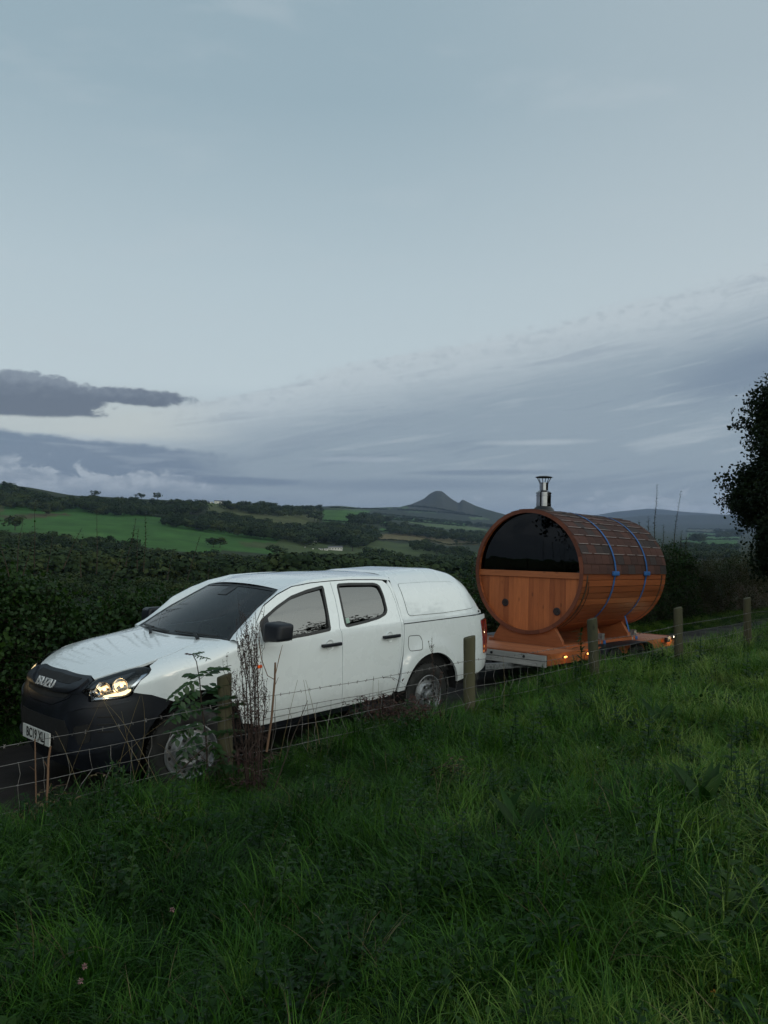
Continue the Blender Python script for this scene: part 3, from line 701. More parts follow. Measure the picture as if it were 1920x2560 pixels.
def grid_surf(fn,nu,nv,mat,name,parent,th=0):
    u,v=np.meshgrid(np.linspace(0,1,nu),np.linspace(0,1,nv)); P=fn(u,v).reshape(-1,3)
    i=np.arange(nv-1)[:,None]*nu; j=np.arange(nu-1)[None,:]; F=np.stack([i+j,i+j+1,i+nu+j+1,i+nu+j],-1).reshape(-1,4)
    me=np_mesh(name,P,F,mat,True); bm=bmesh.new(); bm.from_mesh(me); bmesh.ops.remove_doubles(bm,verts=bm.verts,dist=1e-4); bmesh.ops.recalc_face_normals(bm,faces=bm.faces); bm.to_mesh(me); bm.free()
    for p_ in me.polygons: p_.use_smooth=True
    return link(name,me,parent)

truck=empty('pickup_truck',tuple(l2w(0,0)),(0,0,ROTZ),'white double cab pickup with hardtop canopy and black front bumper, headlights lit','pickup truck')
tr=truck
W3=lambda s:s
sx=lambda x:x-.95+S1     # s value of a side station x
HLO=polyl([(0.545,1.111),(0.573,1.233),(0.605,1.355),(0.775,1.399),(0.909,1.426),(1.036,1.44),(1.117,1.415),(1.135,1.369),(1.113,1.306),(1.044,1.203),(0.992,0.975),(0.97,0.914),(0.918,0.9),(0.748,0.882),(0.631,0.869)],1)
FARCH=[(sx(.925+.50*math.cos(a)),.385+.50*math.sin(a)) for a in np.linspace(R(-8),R(188),26)]
FARCH_B=[p for p in FARCH if p[0]<=sx(.72)+.03]
GRO=[(-.52,1.40),(0,1.418),(.52,1.40),(.60,1.352),(.57,1.233),(.535,1.08),(.41,.875),(.2,.80),(-.2,.80),(-.41,.875),(-.535,1.08),(-.57,1.233),(-.60,1.352)]
ye=0.925; 
# bonnet
hood=[(-.52,1.405),(0,1.423),(.52,1.405)]+[(.60,1.362),(.775,1.408),(.909,1.434),(1.036,1.449),(1.234,1.504),(1.556,1.572),(1.80,1.655)]
zl=lambda x:.90+.10*float(sst(0,.9,x))+.15*float(sst(.9,1.45,x))
half=[(0,1.424),(.26,1.416),(.52,1.406),(.603,1.366),(.775,1.410),(.909,1.436),(1.036,1.452),(1.234,1.508),(1.556,1.576),(sx(1.33),1.70),(sx(1.28),1.82),(sx(1.22),1.95),(sx(1.18),2.05),(sx(1.165),zl(1.165)+.9995),(sx(.96),zl(.96)+.9995),(S1*.5,zl(.5)+.9995),(0,zl(.0)+.9995)]
hd=[panel('S',half,(),.06,.02,0,M_PAINT,'bonnet',tr,s_) for s_ in (1,-1)]
# join the two halves of the bonnet into one mesh
def join(objs,name=None):
    a=objs[0]; base=a.data; V=[];NN=[];F=[];mi=[]; 
    mats=[]
    for o in objs:
        k=len(V); me=o.data
        cn=np.zeros(len(me.loops)*3,np.float32); me.corner_normals.foreach_get('vector',cn); cn=cn.reshape(-1,3)
        V+=[tuple(v.co) for v in me.vertices]; 
        for p_ in me.polygons:
            F.append([i_+k for i_ in p_.vertices]); NN+= [cn[l] for l in p_.loop_indices]
            m_=me.materials[p_.material_index] if len(me.materials) else None
            if m_ not in mats: mats.append(m_)
            mi.append(mats.index(m_))
    me=bpy.data.meshes.new(name or a.name); me.from_pydata(V,[],F)
    for m_ in mats: me.materials.append(m_)
    me.polygons.foreach_set('material_index',mi); me.polygons.foreach_set('use_smooth',[True]*len(F)); me.normals_split_custom_set([tuple(n_) for n_ in NN])
    par=a.parent
    for o in objs: bpy.data.objects.remove(o)
    return link(name or 'mesh',me,par)
join(hd,'bonnet')
# wings, headlights, bumper corners, doors etc. on both sides (side=1 is the side towards the camera)
wing_top=[(.603+.012,1.357),(.775,1.404),(.909,1.430),(1.036,1.446),(1.234,1.502),(1.556,1.570),(sx(1.33),1.69),(sx(1.34),1.75),(sx(1.47),1.52),(sx(1.60),1.40),(sx(1.615),1.22),(sx(1.60),.90),(sx(1.56),.49),(sx(1.44),.49)]
wing_poly=[(1.13,1.425),(1.234,1.502),(1.556,1.570),(sx(1.31),1.692),(sx(1.36),1.70),(sx(1.46),1.52),(sx(1.56),1.44),(sx(1.60),1.30),(sx(1.612),1.20),(sx(1.60),.90),(sx(1.56),.49)]+[p for p in FARCH if p[1]>.49 and p[0]>sx(.69)]+[(1.14,.905),(1.0,.935)]+[(1.0,.972),(1.050,1.200),(1.120,1.303),(1.143,1.37)]
bump_poly_half=[(0,.30),(0,.795),(.2,.795),(.41,.868),(.53,1.075),(.538,1.09),(.63,.862),(.75,.875),(.92,.893),(.975,.907),(1.0,.93),(1.14,.90),(1.30,.835)]+[p for p in FARCH if p[0]<sx(.70)][::-1][::-1][0:0]
lowarch=[p for p in FARCH if p[0]<sx(.69)]
bump_poly_half+= [(p[0],p[1]) for p in lowarch]+[(sx(.43),.30)]
nostr=[]
for side in (1,-1):
    panel('S',wing_poly,(),.045,.02,0,M_PAINT,'front_wing',tr,side)
    nostr.append(panel('S',bump_poly_half,(),.05,.03,.004,M_PLASTIC,'bumper',tr,side))
    # headlight: bowl, chrome blades, lit reflectors, lens
    bowl=panel('S',HLO,(),.04,.03,-.055,M_BOWL,'headlight',tr,side)
    panel('S',grow(HLO,0),[grow(HLO,-.008)],.04,.06,-.002,M_SEAL,'lamp_rim',bowl,side)
    if side>0: panel('S',[(.581,1.225),(.615,1.345),(.80,1.385),(.99,1.418),(.93,1.365),(.898,1.330),(.782,1.315),(.66,1.27)],(),.04,.01,-.022,M_STEEL,'reflector_blade',bowl,side)
    panel('S',polyl([(1.08,1.40),(1.12,1.37),(1.09,1.28),(1.02,1.13),(.985,.99),(.96,.935),(.95,.97),(.975,1.10),(1.02,1.24),(1.055,1.33)],1),(),.04,.01,-.018,M_CHROME,'chrome_blade',bowl,side)
    panel('S',polyl([(.74,.895),(.93,.912),(.968,.945),(.985,1.03),(.945,1.03),(.90,.985),(.82,.965),(.76,.93)],1),(),.03,.008,-.016,M_DRL,'light_strip',bowl,side)
    if side>0: panel('S',[(.565,1.10),(.575,1.10),(.66,.895),(.90,.912),(.90,.900),(.645,.875)],(),.03,.008,-.014,M_CHROME,'chrome_trim',bowl,side)
    for (s_,t_,rr_,mt) in ((.74,1.14,.060,M_BULB),(.885,1.17,.060,M_BULB),(.67,1.00,.045,None)):
        a=surf('S')(s_,t_).reshape(3); b=surf('S')(s_+.01,t_).reshape(3)-a; cdir=np.array([-.75,-.62,.05])
        if side<0: a=a*[1,-1,1]; cdir=cdir*[1,-1,1]
        cdir=cdir/np.linalg.norm(cdir); q=Vector(cdir).to_track_quat('Z','Y'); ctr=Vector(a)-Vector(cdir)*(.045 if side>0 else .085)
        mb=MB().lathe([(.006,-.030),(rr_*.55,-.022),(rr_*.85,.0),(rr_,.022),(rr_*1.05,.024)],20); mb.v=[tuple(q@Vector(v)+ctr) for v in mb.v]
        rf=mb.build('reflector',M_CHROME,bowl,60)
        if mt:
            mb=MB().lathe([(0.001,-.024),(.010,-.020),(.013,-.006),(.010,.004),(.001,.008)],12); mb.v=[tuple(q@Vector(v)+ctr) for v in mb.v]; mb.build('bulb',mt,bowl,180)
    panel('S',HLO,(),.035,.004,.001,M_LENS,'lens',bowl,side,rim=False)
    # bumper detail: side slots, lower lip
    panel('cab',[(1.36,1.238),(1.50,1.308),(1.60,1.402),(1.606,1.30),(1.608,1.20),(1.5,1.17),(1.36,1.17)],(),.05,.02,.0012,M_PAINT,'pillar_foot',tr,side)
    for zz_ in (.76,.70,.645):
        panel('S',rnd_corner([(.73,zz_),(.86,zz_+.003),(.85,zz_-.010),(.72,zz_-.012)],.004,2),(),.04,.01,.009,M_SHADOW,'bumper_slot',tr,side)
    panel('S',rnd_corner([(.50,.66),(.66,.70),(.67,.56),(.56,.52)],.03,3),(),.04,.012,.0095,M_SHADOW,'fog_lamp_recess',tr,side)
    panel('S',rnd_corner([(.45,.475),(.60,.49),(.86,.515),(.95,.55),(.90,.505),(.62,.455),(.45,.44)],.01,2),(),.04,.03,.022,M_PLASTIC,'bumper_lip',tr,side)
    panel('S',rnd_corner([(.46,.80),(.60,.835),(.80,.85),(.98,.875),(.98,.865),(.80,.835),(.60,.815),(.46,.775)],.006,2),(),.04,.03,.014,M_PLASTIC,'bumper_crease',tr,side)
# the grille with its two slots, badge
def both(fn): return fn
gr=panel('S',GRO,[],.05,.03,.006,M_PLASTIC,'grille',tr,1)
for sl in ([(-.44,1.375),(0,1.392),(.44,1.375),(.40,1.315),(.30,1.29),(0,1.30),(-.30,1.29),(-.40,1.315)],[(-.44,.955),(-.3,.90),(0,.893),(.3,.90),(.44,.955),(.36,.868),(0,.845),(-.36,.868)]):
    panel('S',rnd_corner(sl,.02,2),(),.05,.01,.0085,M_SHADOW,'grille_slot',gr,1)
panel('S',rnd_corner([(-.56,1.36),(-.40,1.30),(-.25,1.12),(-.12,1.02),(.12,1.02),(.25,1.12),(.40,1.30),(.56,1.36),(.50,1.20),(.40,1.05),(.2,.945),(-.2,.945),(-.40,1.05),(-.50,1.20)],.02,2),(),.05,.03,.024,M_PLASTIC,'grille_bar',gr,1)
low=panel('S',[(-.42,.44),(-.46,.60),(-.40,.70),(.40,.70),(.46,.60),(.42,.44)],(),.05,.01,.0085,M_SHADOW,'air_intake',tr,1)
def text_mesh(s_,size,ext,mat,name,bold=.0):
    cu=bpy.data.curves.new(name,'FONT'); cu.body=s_; cu.size=size; cu.extrude=ext; cu.offset=bold; cu.align_x='CENTER'; cu.align_y='CENTER'; cu.resolution_u=3
    o=bpy.data.objects.new(name,cu); me=bpy.data.meshes.new_from_object(o); bpy.data.objects.remove(o); me.materials.append(mat); me.name=name; return me
# badge lettering facing forwards: text x runs to local -Y.. seen from the front
tm=text_mesh('ISUZU',.105,.005,M_BADGE,'badge_lettering',.0008); tm.transform(Matrix.Diagonal((1.12,1,1,1)))
def front_frame(x,y,z,tilt=0):
    """matrix taking text (x right, y up, z towards viewer) to a surface facing -X"""
    return Matrix.Translation((x,y,z))@Matrix.Rotation(tilt,4,'Y')@Matrix(((0,0,-1,0),(-1,0,0,0),(0,1,0,0),(0,0,0,1)))
p0=surf('S')(0.0,1.235).reshape(3)
b=link('badge_lettering',tm,gr); b.matrix_local=front_frame(p0[0]-.02,.03,p0[2]+.004,R(28))
# number plate
pl=MB().box((-.006,-.26,0),(.006,.26,.111)).build('number_plate',M_PLATE,tr,bevel=.002); pl.location=(-.030,0,.472)
tm=text_mesh('BC19 XLJ',.112,.0015,M_BLACK,'plate_characters',.0012); b=link('plate_characters',tm,pl); b.matrix_local=front_frame(-.0075,0,.0555)@Matrix.Diagonal((.82,1.0,1,1))
pan=panel('S',[(-.30,.46),(-.30,.61),(.30,.61),(.30,.46)],(),.06,.02,.006,M_PLASTIC,'plate_holder',tr,1)
# ---- cab sides
FW=[(1.640,1.223),(1.645,1.375),(1.687,1.413),(1.889,1.512),(2.094,1.594),(2.315,1.641),(2.54,1.673),(2.523,1.552),(2.504,1.4),(2.478,1.255),(2.18,1.234),(1.94,1.225)]
RW=rnd_corner([(2.747,1.681),(2.925,1.681),(3.301,1.665),(3.366,1.643),(3.382,1.533),(3.369,1.384),(3.326,1.346),(3.212,1.314),(2.985,1.288),(2.701,1.266)],.03,2)
FWr=rnd_corner(FW,.02,2)
BC=[(2.66,1.722),(2.661,1.544),(2.64,1.359),(2.611,1.262),(2.625,1.207),(2.617,0.927),(2.622,0.512)]
TOPF=[(1.600,1.300),(1.615,1.405),(1.726,1.53),(1.93,1.626),(2.131,1.689),(2.387,1.714)]
FD_=[(1.562,.512)]+[(1.604,.90),(1.612,1.22)]+TOPF+BC
RD_=[BC[0],(2.945,1.724),(3.298,1.710),(3.44,1.698),(3.500,1.655),(3.530,1.600),(3.548,1.439),(3.537,1.255),(3.531,1.104),(3.508,.903),(3.446,.656),(3.405,.512)]+BC[:0:-1]
def paneS(A,B):
    A=np.asarray(A,float);B=np.asarray(B,float); return np.stack(np.broadcast_arrays(A,-(cab_y(A,B)-.004-.014*((B-1.45)/.23)**2),B),-1)
def handle(parent,x,side):
    y=-float(cab_y(x,1.1)); mb=MB()
    mb.box((x-.125,y-.048,1.095),(x+.125,y-.016,1.128)); o=mb.build('door_handle',M_PLASTIC,parent,None,.008)
    q=MB().box((x-.118,y-.04,1.098),(x-.09,y+.02,1.124)).build('handle_foot',M_PLASTIC,o); q2=MB().box((x+.09,y-.04,1.098),(x+.118,y+.02,1.124)).build('handle_foot',M_PLASTIC,o)
    mb=MB().lathe([(.055,0),(.054,-.003),(.05,-.001),(.03,.012),(.001,.016)],24,'y',(x-.01,y-.005,1.108)); r_=mb.build('handle_cup',M_PAINT,parent,60)
    if side<0:
        for m_ in (o.data,q.data,q2.data,r_.data):
            m_.transform(Matrix.Diagonal((1,-1,1,1))); m_.flip_normals()
for side in (1,-1):
    fd=panel('cab',FD_,[FWr],.045,.03,0,M_PAINT,'front_door',tr,side,inset=.0035)
    panel('cab',grow(FWr,.012),[grow(FWr,-.016)],.05,.018,.0015,M_SEAL,'window_seal',fd,side)
    panel(paneS,grow(FWr,-.010),(),.06,.004,-.008,M_GLASS,'window_pane',fd,side,rim=False)
    rd=panel('cab',RD_,[RW],.045,.03,0,M_PAINT,'rear_door',tr,side,inset=.0035)
    panel('cab',grow(RW,.012),[grow(RW,-.014)],.05,.018,.0015,M_SEAL,'window_seal',rd,side)
    panel(paneS,grow(RW,-.010),(),.06,.004,-.008,M_GLASS,'window_pane',rd,side,rim=False)
    handle(fd,2.455,side); handle(rd,3.335,side)
    # mirror triangle at the front of the window
    panel('cab',[(1.652,1.240),(1.655,1.372),(1.70,1.408),(1.745,1.43),(1.745,1.236)],(),.05,.02,.003,M_PLASTIC,'mirror_mount',fd,side)
    # sill, rear cab corner, roof rail/pillar
    panel('cab',[(1.56,.505),(3.40,.505),(3.375,.468),(1.55,.462)],(),.06,.03,-.004,M_PAINT,'sill',tr,side)
    panel('cab',[(1.55,.455),(3.37,.462),(3.36,.40),(1.55,.40)],(),.06,.05,-.03,M_PLASTIC,'sill_guard',tr,side)
    panel('cab',[(3.405,.512),(3.446,.656),(3.508,.903),(3.531,1.104),(3.537,1.255),(3.548,1.439),(3.530,1.600),(3.50,1.655),(3.53,1.70),(3.56,1.66),(3.572,1.54),(3.575,1.354),(3.572,1.22),(3.560,1.10),(3.535,.90),(3.47,.65),(3.43,.50)],(),.05,.02,0,M_PAINT,'cab_corner',tr,side,inset=.002)
    # A pillar + cantrail: strip lofted from the door-top gap to the glass edge
top=np.array([(1.33,1.245)]+TOPF[1:]+[(2.66,1.722),(2.945,1.724),(3.298,1.710),(3.44,1.698),(3.56,1.68)])
top[0]=(1.47,1.30); 
gapx=[1.36,1.50,1.60,1.726,1.93,2.131,2.387,2.66,2.945,3.298,3.44,3.575]; gapz=[1.235,1.30,1.395,1.535,1.632,1.694,1.719,1.727,1.729,1.716,1.706,1.69]
glx=[1.335,1.40,1.52,1.65,1.80,2.055,2.387,2.66,2.945,3.298,3.44,3.575]; gly=[.800,.770,.735,.700,.655,.585,.600,.605,.605,.60,.595,.59]; glz=[1.252,1.295,1.372,1.450,1.530,1.660,1.742,1.752,1.755,1.748,1.742,1.735]
def roofz(x): return np.interp(x,[2.0,2.2,2.5,2.9,3.3,3.6],[1.690,1.742,1.774,1.786,1.784,1.774])
def pillar(u,v):
    i=v*(len(gapx)-1); k=np.arange(len(gapx)); gx,gzz=np.interp(i,k,gapx),np.interp(i,k,gapz); gy=cab_y(gx,gzz)-.002
    x2,y2,z2=np.interp(i,k,glx),np.interp(i,k,gly),np.interp(i,k,glz)
    b=.022*np.sin(u*math.pi)
    return np.stack([gx+(x2-gx)*u-b*.3,-(gy+(y2-gy)*u+b*.55),gzz+(z2-gzz)*u+b*.8],-1)
def mir(fn): return lambda u,v: fn(u,v)*np.array([1,-1,1])
grid_surf(pillar,8,80,M_PAINT,'roof_pillar',tr); grid_surf(mir(pillar),8,80,M_PAINT,'roof_pillar',tr)
def roof(u,v):
    y=(u*2-1); x=2.06+v*(3.575-2.06); i=np.interp(x,glx,np.arange(12)); ye_=np.interp(i,np.arange(12),gly); ze=np.interp(i,np.arange(12),glz)
    zc_=roofz(x); xx=x-.06*(1-y*y)*(1-v)**3
    return np.stack([xx,y*ye_,ze+(zc_-ze)*(1-np.abs(y)**2.2)],-1)
grid_surf(roof,30,40,M_PAINT,'roof',tr)
def wscreen(u,v):
    y=u*2-1; i=v*5; k=np.arange(6); gx,gy,gzz=np.interp(i,k,glx[:6]),np.interp(i,k,gly[:6]),np.interp(i,k,glz[:6])
    f=(1-y*y); return np.stack([gx-f*(.165*(1-v)+.055*v),y*(gy-.004),gzz+f*(.008*(1-v)+.03*v)-.004],-1)
ws=grid_surf(wscreen,34,20,M_WIND,'windscreen',tr)
def ws_band(v0,v1,u0=0,u1=1): return lambda u,v:(wscreen(u0+(u1-u0)*u,v0+(v1-v0)*v)+np.array([-.0025,0,.0035]))
grid_surf(ws_band(-.0,.055),40,3,M_SEAL,'windscreen_border',ws); grid_surf(ws_band(.975,1.0),40,3,M_SEAL,'windscreen_border',ws)
grid_surf(ws_band(0,1,0,.022),3,20,M_SEAL,'windscreen_border',ws); grid_surf(ws_band(0,1,.978,1),3,20,M_SEAL,'windscreen_border',ws)
grid_surf(ws_band(.86,.972,.44,.56),8,6,M_SEAL,'sensor_patch',ws)
# scuttle panel between bonnet and glass, wipers
def cowl(u,v):
    y=u*2-1; a=wscreen(u,np.zeros_like(u)+.02); yy=y*.80; bx=1.165+.16*np.abs(yy/.80)**2.1; bz=zc(bx)-.030
    b_=np.stack([bx,yy,bz],-1); return b_+(a-b_)*v[...,None]+np.array([0,0,-.012])*np.sin(v*3.14)[...,None]
grid_surf(cowl,34,4,M_PLASTIC,'scuttle',tr)
def wiper(u0,u1,v0,v1,pu,pv):
    P=[wscreen(np.array([[u0+(u1-u0)*k/10]]),np.array([[v0+(v1-v0)*k/10]])).reshape(3)+np.array([-.014,0,.016]) for k in range(11)]
    mb=MB().tube(P,[.006]+[.011]*9+[.006],5); c0=wscreen(np.array([[pu]]),np.array([[0.0]])).reshape(3)+np.array([-.07,0,.0]); mid=P[5]
    mb.tube([c0,(c0+mid)/2+np.array([-.02,0,.03]),mid+np.array([0,0,.008])],[.016,.013,.008],6); mb.build('wiper',M_SEAL,tr,60)
wiper(.06,.42,.06,.085,.16,0); wiper(.47,.90,.05,.11,.60,0)
# mirrors, repeaters
for side in (1,-1):
    mb=MB(); prof=[(0,0)]
    bm=bmesh.new(); bmesh.ops.create_cube(bm,size=1); bmesh.ops.bevel(bm,geom=bm.edges[:],offset=.22,segments=5,profile=.55,affect='EDGES')
    for v in bm.verts:
        x,y,z=v.co; t=(y+.5); v.co=Vector((1.655+x*.20*(1-.10*t)+.04*(0-t)*-.5+ (z*.02),-(.975+(y+.5)*.215),1.305+z*.185*(1-.18*t)+.015))
    me=bpy.data.meshes.new('mirror'); 
    if side<0:
        for v in bm.verts: v.co.y*=-1
        bmesh.ops.reverse_faces(bm,faces=bm.faces)
    bm.to_mesh(me); bm.free(); shade(me,180); me.materials.append(M_PLASTIC); mo=link('wing_mirror',me,tr)
    MB().box((1.66,-.99*side,1.235) if side>0 else (1.66,.87,1.235),(1.71,-.87*side,1.285) if side>0 else (1.71,.99,1.285)).build('mirror_arm',M_PLASTIC,mo,bevel=.008)
    MB().box((1.752,-1.165 if side>0 else 1.0,1.245),(1.756,-1.0 if side>0 else 1.165,1.38)).build('mirror_glass',M_CHROME,mo,bevel=.001)
    rp=panel('S',rnd_corner([(sx(1.545),.990),(sx(1.595),.992),(sx(1.595),1.020),(sx(1.545),1.018)],.01,3),(),.02,.01,.010,M_ORANGE,'side_repeater',tr,side)
# ---- bed sides with canopy
RARCH=[(4.015+.475*math.cos(a)+(.03 if math.cos(a)>0 else 0),.385+.475*math.sin(a)) for a in np.linspace(R(-5),R(180),26)]
BED=[(3.452,.50),(3.492,.66),(3.548,.90),(3.572,1.10),(3.585,1.215),(5.165,1.215),(5.185,1.165),(5.022,1.152),(5.014,1.131),(5.048,.943),(5.062,.738),(5.185,.728),(5.20,.62),(5.14,.56),(4.95,.512),(4.515,.475)]+[p for p in RARCH if p[1]>.455]
TL=rnd_corner([(5.026,1.146),(5.018,1.13),(5.054,.943),(5.068,.742),(5.192,.730),(5.215,.94),(5.192,1.15)],.012,3)
for side in (1,-1):
    panel('bed',BED,(),.045,.03,0,M_PAINT,'bed_side',tr,side)
    tl=panel('bed',TL,(),.03,.05,.012,M_RED,'tail_light',tr,side)
    fu=[(3.639,1.085),(3.825,1.076),(3.863,1.02),(3.84,.915),(3.648,.918),(3.625,.975)]
    if side>0:
        fr_=rnd_corner(fu,.03,4); panel('bed',grow(fr_,.003),[grow(fr_,-.004)],.06,.002,.0012,M_SEAL,'filler_gap',tr,side)
    # wheel-arch liner
    for cxx,wd in ((.925,.50),(4.015,.475)):
        P=[]
        mb=MB().lathe([(wd+.015,-.905*side),(wd+.02,-.55*side)],24,'y',(cxx,0,.385),0,math.pi); o=mb.build('arch_liner',M_SHADOW,tr,fixn=False)
# canopy shell
def cz_top(x): return np.interp(x,[3.60,3.75,4.3,4.6,4.83,4.96,5.08,5.15],[1.768,1.785,1.800,1.79,1.745,1.675,1.47,1.235])
def canopy(u,v):
    x=3.60+v*(5.15-3.60); x=np.where(v>.75,3.60+(.75+(v-.75)*1.0)*1.55,x); a=u*math.pi; n=5.0
    C_,S_=np.cos(a),np.sin(a); N_=(np.abs(C_)**n+np.abs(S_)**n)**(1/n); c_=C_/N_; s_=S_/N_
    zt=cz_top(x); z=1.232+(zt-1.232)*s_; 
    yw=can_y(x,np.minimum(z,1.70)); yw0=.905-.05*np.maximum((x-4.8)/.35,0)**2; w_=np.interp(s_,[0,1],[1,1])
    # side wall leans in with height, crown closes it
    return np.stack([x,-np.sign(c_)*np.minimum(np.abs(c_)**.9,1)*yw*(1),z],-1)
cn=grid_surf(canopy,70,60,M_PAINT,'canopy',tr)
capP=canopy(np.linspace(0,1,50)[None,:],np.zeros((1,50))).reshape(-1,3)+np.array([.004,0,0]); MB().add([tuple(p) for p in capP]+[(3.604,capP[-1][1],1.2),(3.604,capP[0][1],1.2)],[tuple(range(52))]).build('canopy_front',M_PAINT,cn,fixn=False)
for side in (1,-1):
    panel('can',[(3.60,1.222),(5.155,1.222),(5.14,1.262),(3.605,1.262)],(),.06,.03,.006,M_PAINT,'canopy_skirt',cn,side)
    cp=rnd_corner([(3.718,1.642),(4.218,1.642),(4.688,1.624),(4.75,1.593),(4.976,1.323),(4.916,1.299),(4.329,1.287),(3.743,1.296),(3.712,1.316)],.03,3)
    def csurf(A,B,_s=side):
        A=np.asarray(A,float);B=np.asarray(B,float); zt=cz_top(A); s_=np.clip((B-1.232)/(zt-1.232),0,.999); c_=(1-s_**5.0)**(.2); y=can_y(A,np.minimum(B,1.70))*c_**.9
        return np.stack(np.broadcast_arrays(A,-y,B),-1)
    panel(csurf,cp,(),.05,.006,.005,M_PAINT,'canopy_side_panel',cn,side)
    panel(csurf,grow(cp,.004),[grow(cp,-.001)],.05,.002,.0022,M_SEAL,'panel_groove',cn,side)
    mb=MB().lathe([(.001,-.008),(.014,-.008),(.018,-.004),(.018,.004)],20,'y',(0,0,0)); o=mb.build('canopy_badge',M_BLACK,cn,60); o.scale=(1.2,1,.75); o.location=(5.073,-side*(float(can_y(5.073,1.26))+.008),1.25)
# gap between cab and bed, inner shells
MB().box((1.35,-.80,.40),(5.12,.80,.60)).box((.35,-.60,.40),(1.35,.60,.85)).box((3.58,-.84,.60),(5.12,.84,1.20)).box((1.2,-.42,.85),(1.40,.42,1.10)).build('floor_pan',M_SHADOW,tr)
def bulk(x0,x1,z0,z1,y): return MB().box((x0,-y,z0),(x1,y,z1))
bulk(1.42,1.50,.6,1.19,.86).build('firewall',M_INT,tr)
mb=MB(); zs_=[.5,1.2,1.24,1.5,1.72]; P=[(3.585,-float(cab_y(3.5,z))+.02,z) for z in zs_]+[(3.585,float(cab_y(3.5,z))-.02,z) for z in zs_[::-1]]
mb.add(P,[tuple(range(len(P)))]); mb.add([(3.45,.70,1.25),(3.45,-.70,1.25),(3.47,-.6,1.62),(3.47,.6,1.62)],[(0,1,2,3)]); mb.build('cab_rear_wall',M_INT,tr,fixn=False)
tg=MB().box((5.12,-.76,.62),(5.185,.76,1.20)).build('tailgate',M_PAINT,tr,bevel=.015); MB().box((5.188,-.10,.98),(5.20,.10,1.05)).build('tailgate_handle',M_PLASTIC,tg,bevel=.004)
MB().box((5.13,-.80,.46),(5.27,.80,.60)).build('rear_bumper',M_PLASTIC,tr,bevel=.02)
MB().box((5.20,-.04,.38),(5.42,.04,.46)).lathe([(.001,.53),(.018,.525),(.025,.505),(.018,.485),(.012,.46)],12,'z',(5.40,0,0)).build('tow_bar',M_SHADOW,tr)
# interior
mb=MB()
dsh=MB().prism([(1.30,1.10),(1.42,1.20),(1.62,1.215),(1.80,1.16),(1.84,1.0),(1.78,.75),(1.45,.72)],-.74,.74,'y').build('dashboard',M_INT,tr,40,.02)
def seat(x,y,w):
    s_=MB().box((x-.25,y-w/2,.66),(x+.27,y+w/2,.84)).build('seat',M_SEAT,tr,None,.05)
    b_=MB().prism([(x+.20,.80),(x+.34,.80),(x+.50,1.36),(x+.40,1.38)],y-w/2,y+w/2,'y').build('backrest',M_SEAT,s_,None,.03)
    for yy in ([y] if w<.7 else [y-.42,y,y+.42]): MB().box((x+.41,yy-.12,1.40),(x+.50,yy+.12,1.56)).build('headrest',M_SEAT,s_,None,.04)
seat(2.25,.38,.50); seat(2.25,-.38,.50); seat(3.02,0,1.35)
mb=MB(); ring=[(1.93+.04*math.sin(a)*-1,.38+.185*math.cos(a),1.10+.175*math.sin(a)) for a in np.linspace(0,2*math.pi,29)]
mb.tube(ring,.013,6,False); mb.tube([(1.95,.2,1.10),(1.95,.56,1.10)],.012,5); mb.tube([(1.80,.38,1.05),(1.94,.38,1.10)],.03,6); mb.build('steering_wheel',M_INT,tr,60)
MB().tube([(2.03,0,1.62),(2.10,0,1.58)],.01,5).box((2.09,-.12,1.52),(2.12,.12,1.59)).build('inner_mirror',M_SEAL,tr)
MB().box((3.20,-.8,1.28),(3.22,-.70,1.33)).build('sticker',M_PLATE,tr) if False else None
st=panel('cab',[(2.715,1.295),(2.715,1.345),(2.785,1.35),(2.785,1.30)],(),.05,.001,-.012,simple('window_sticker',(.30,.42,.36),.6),'window_sticker',tr,1,rim=False)
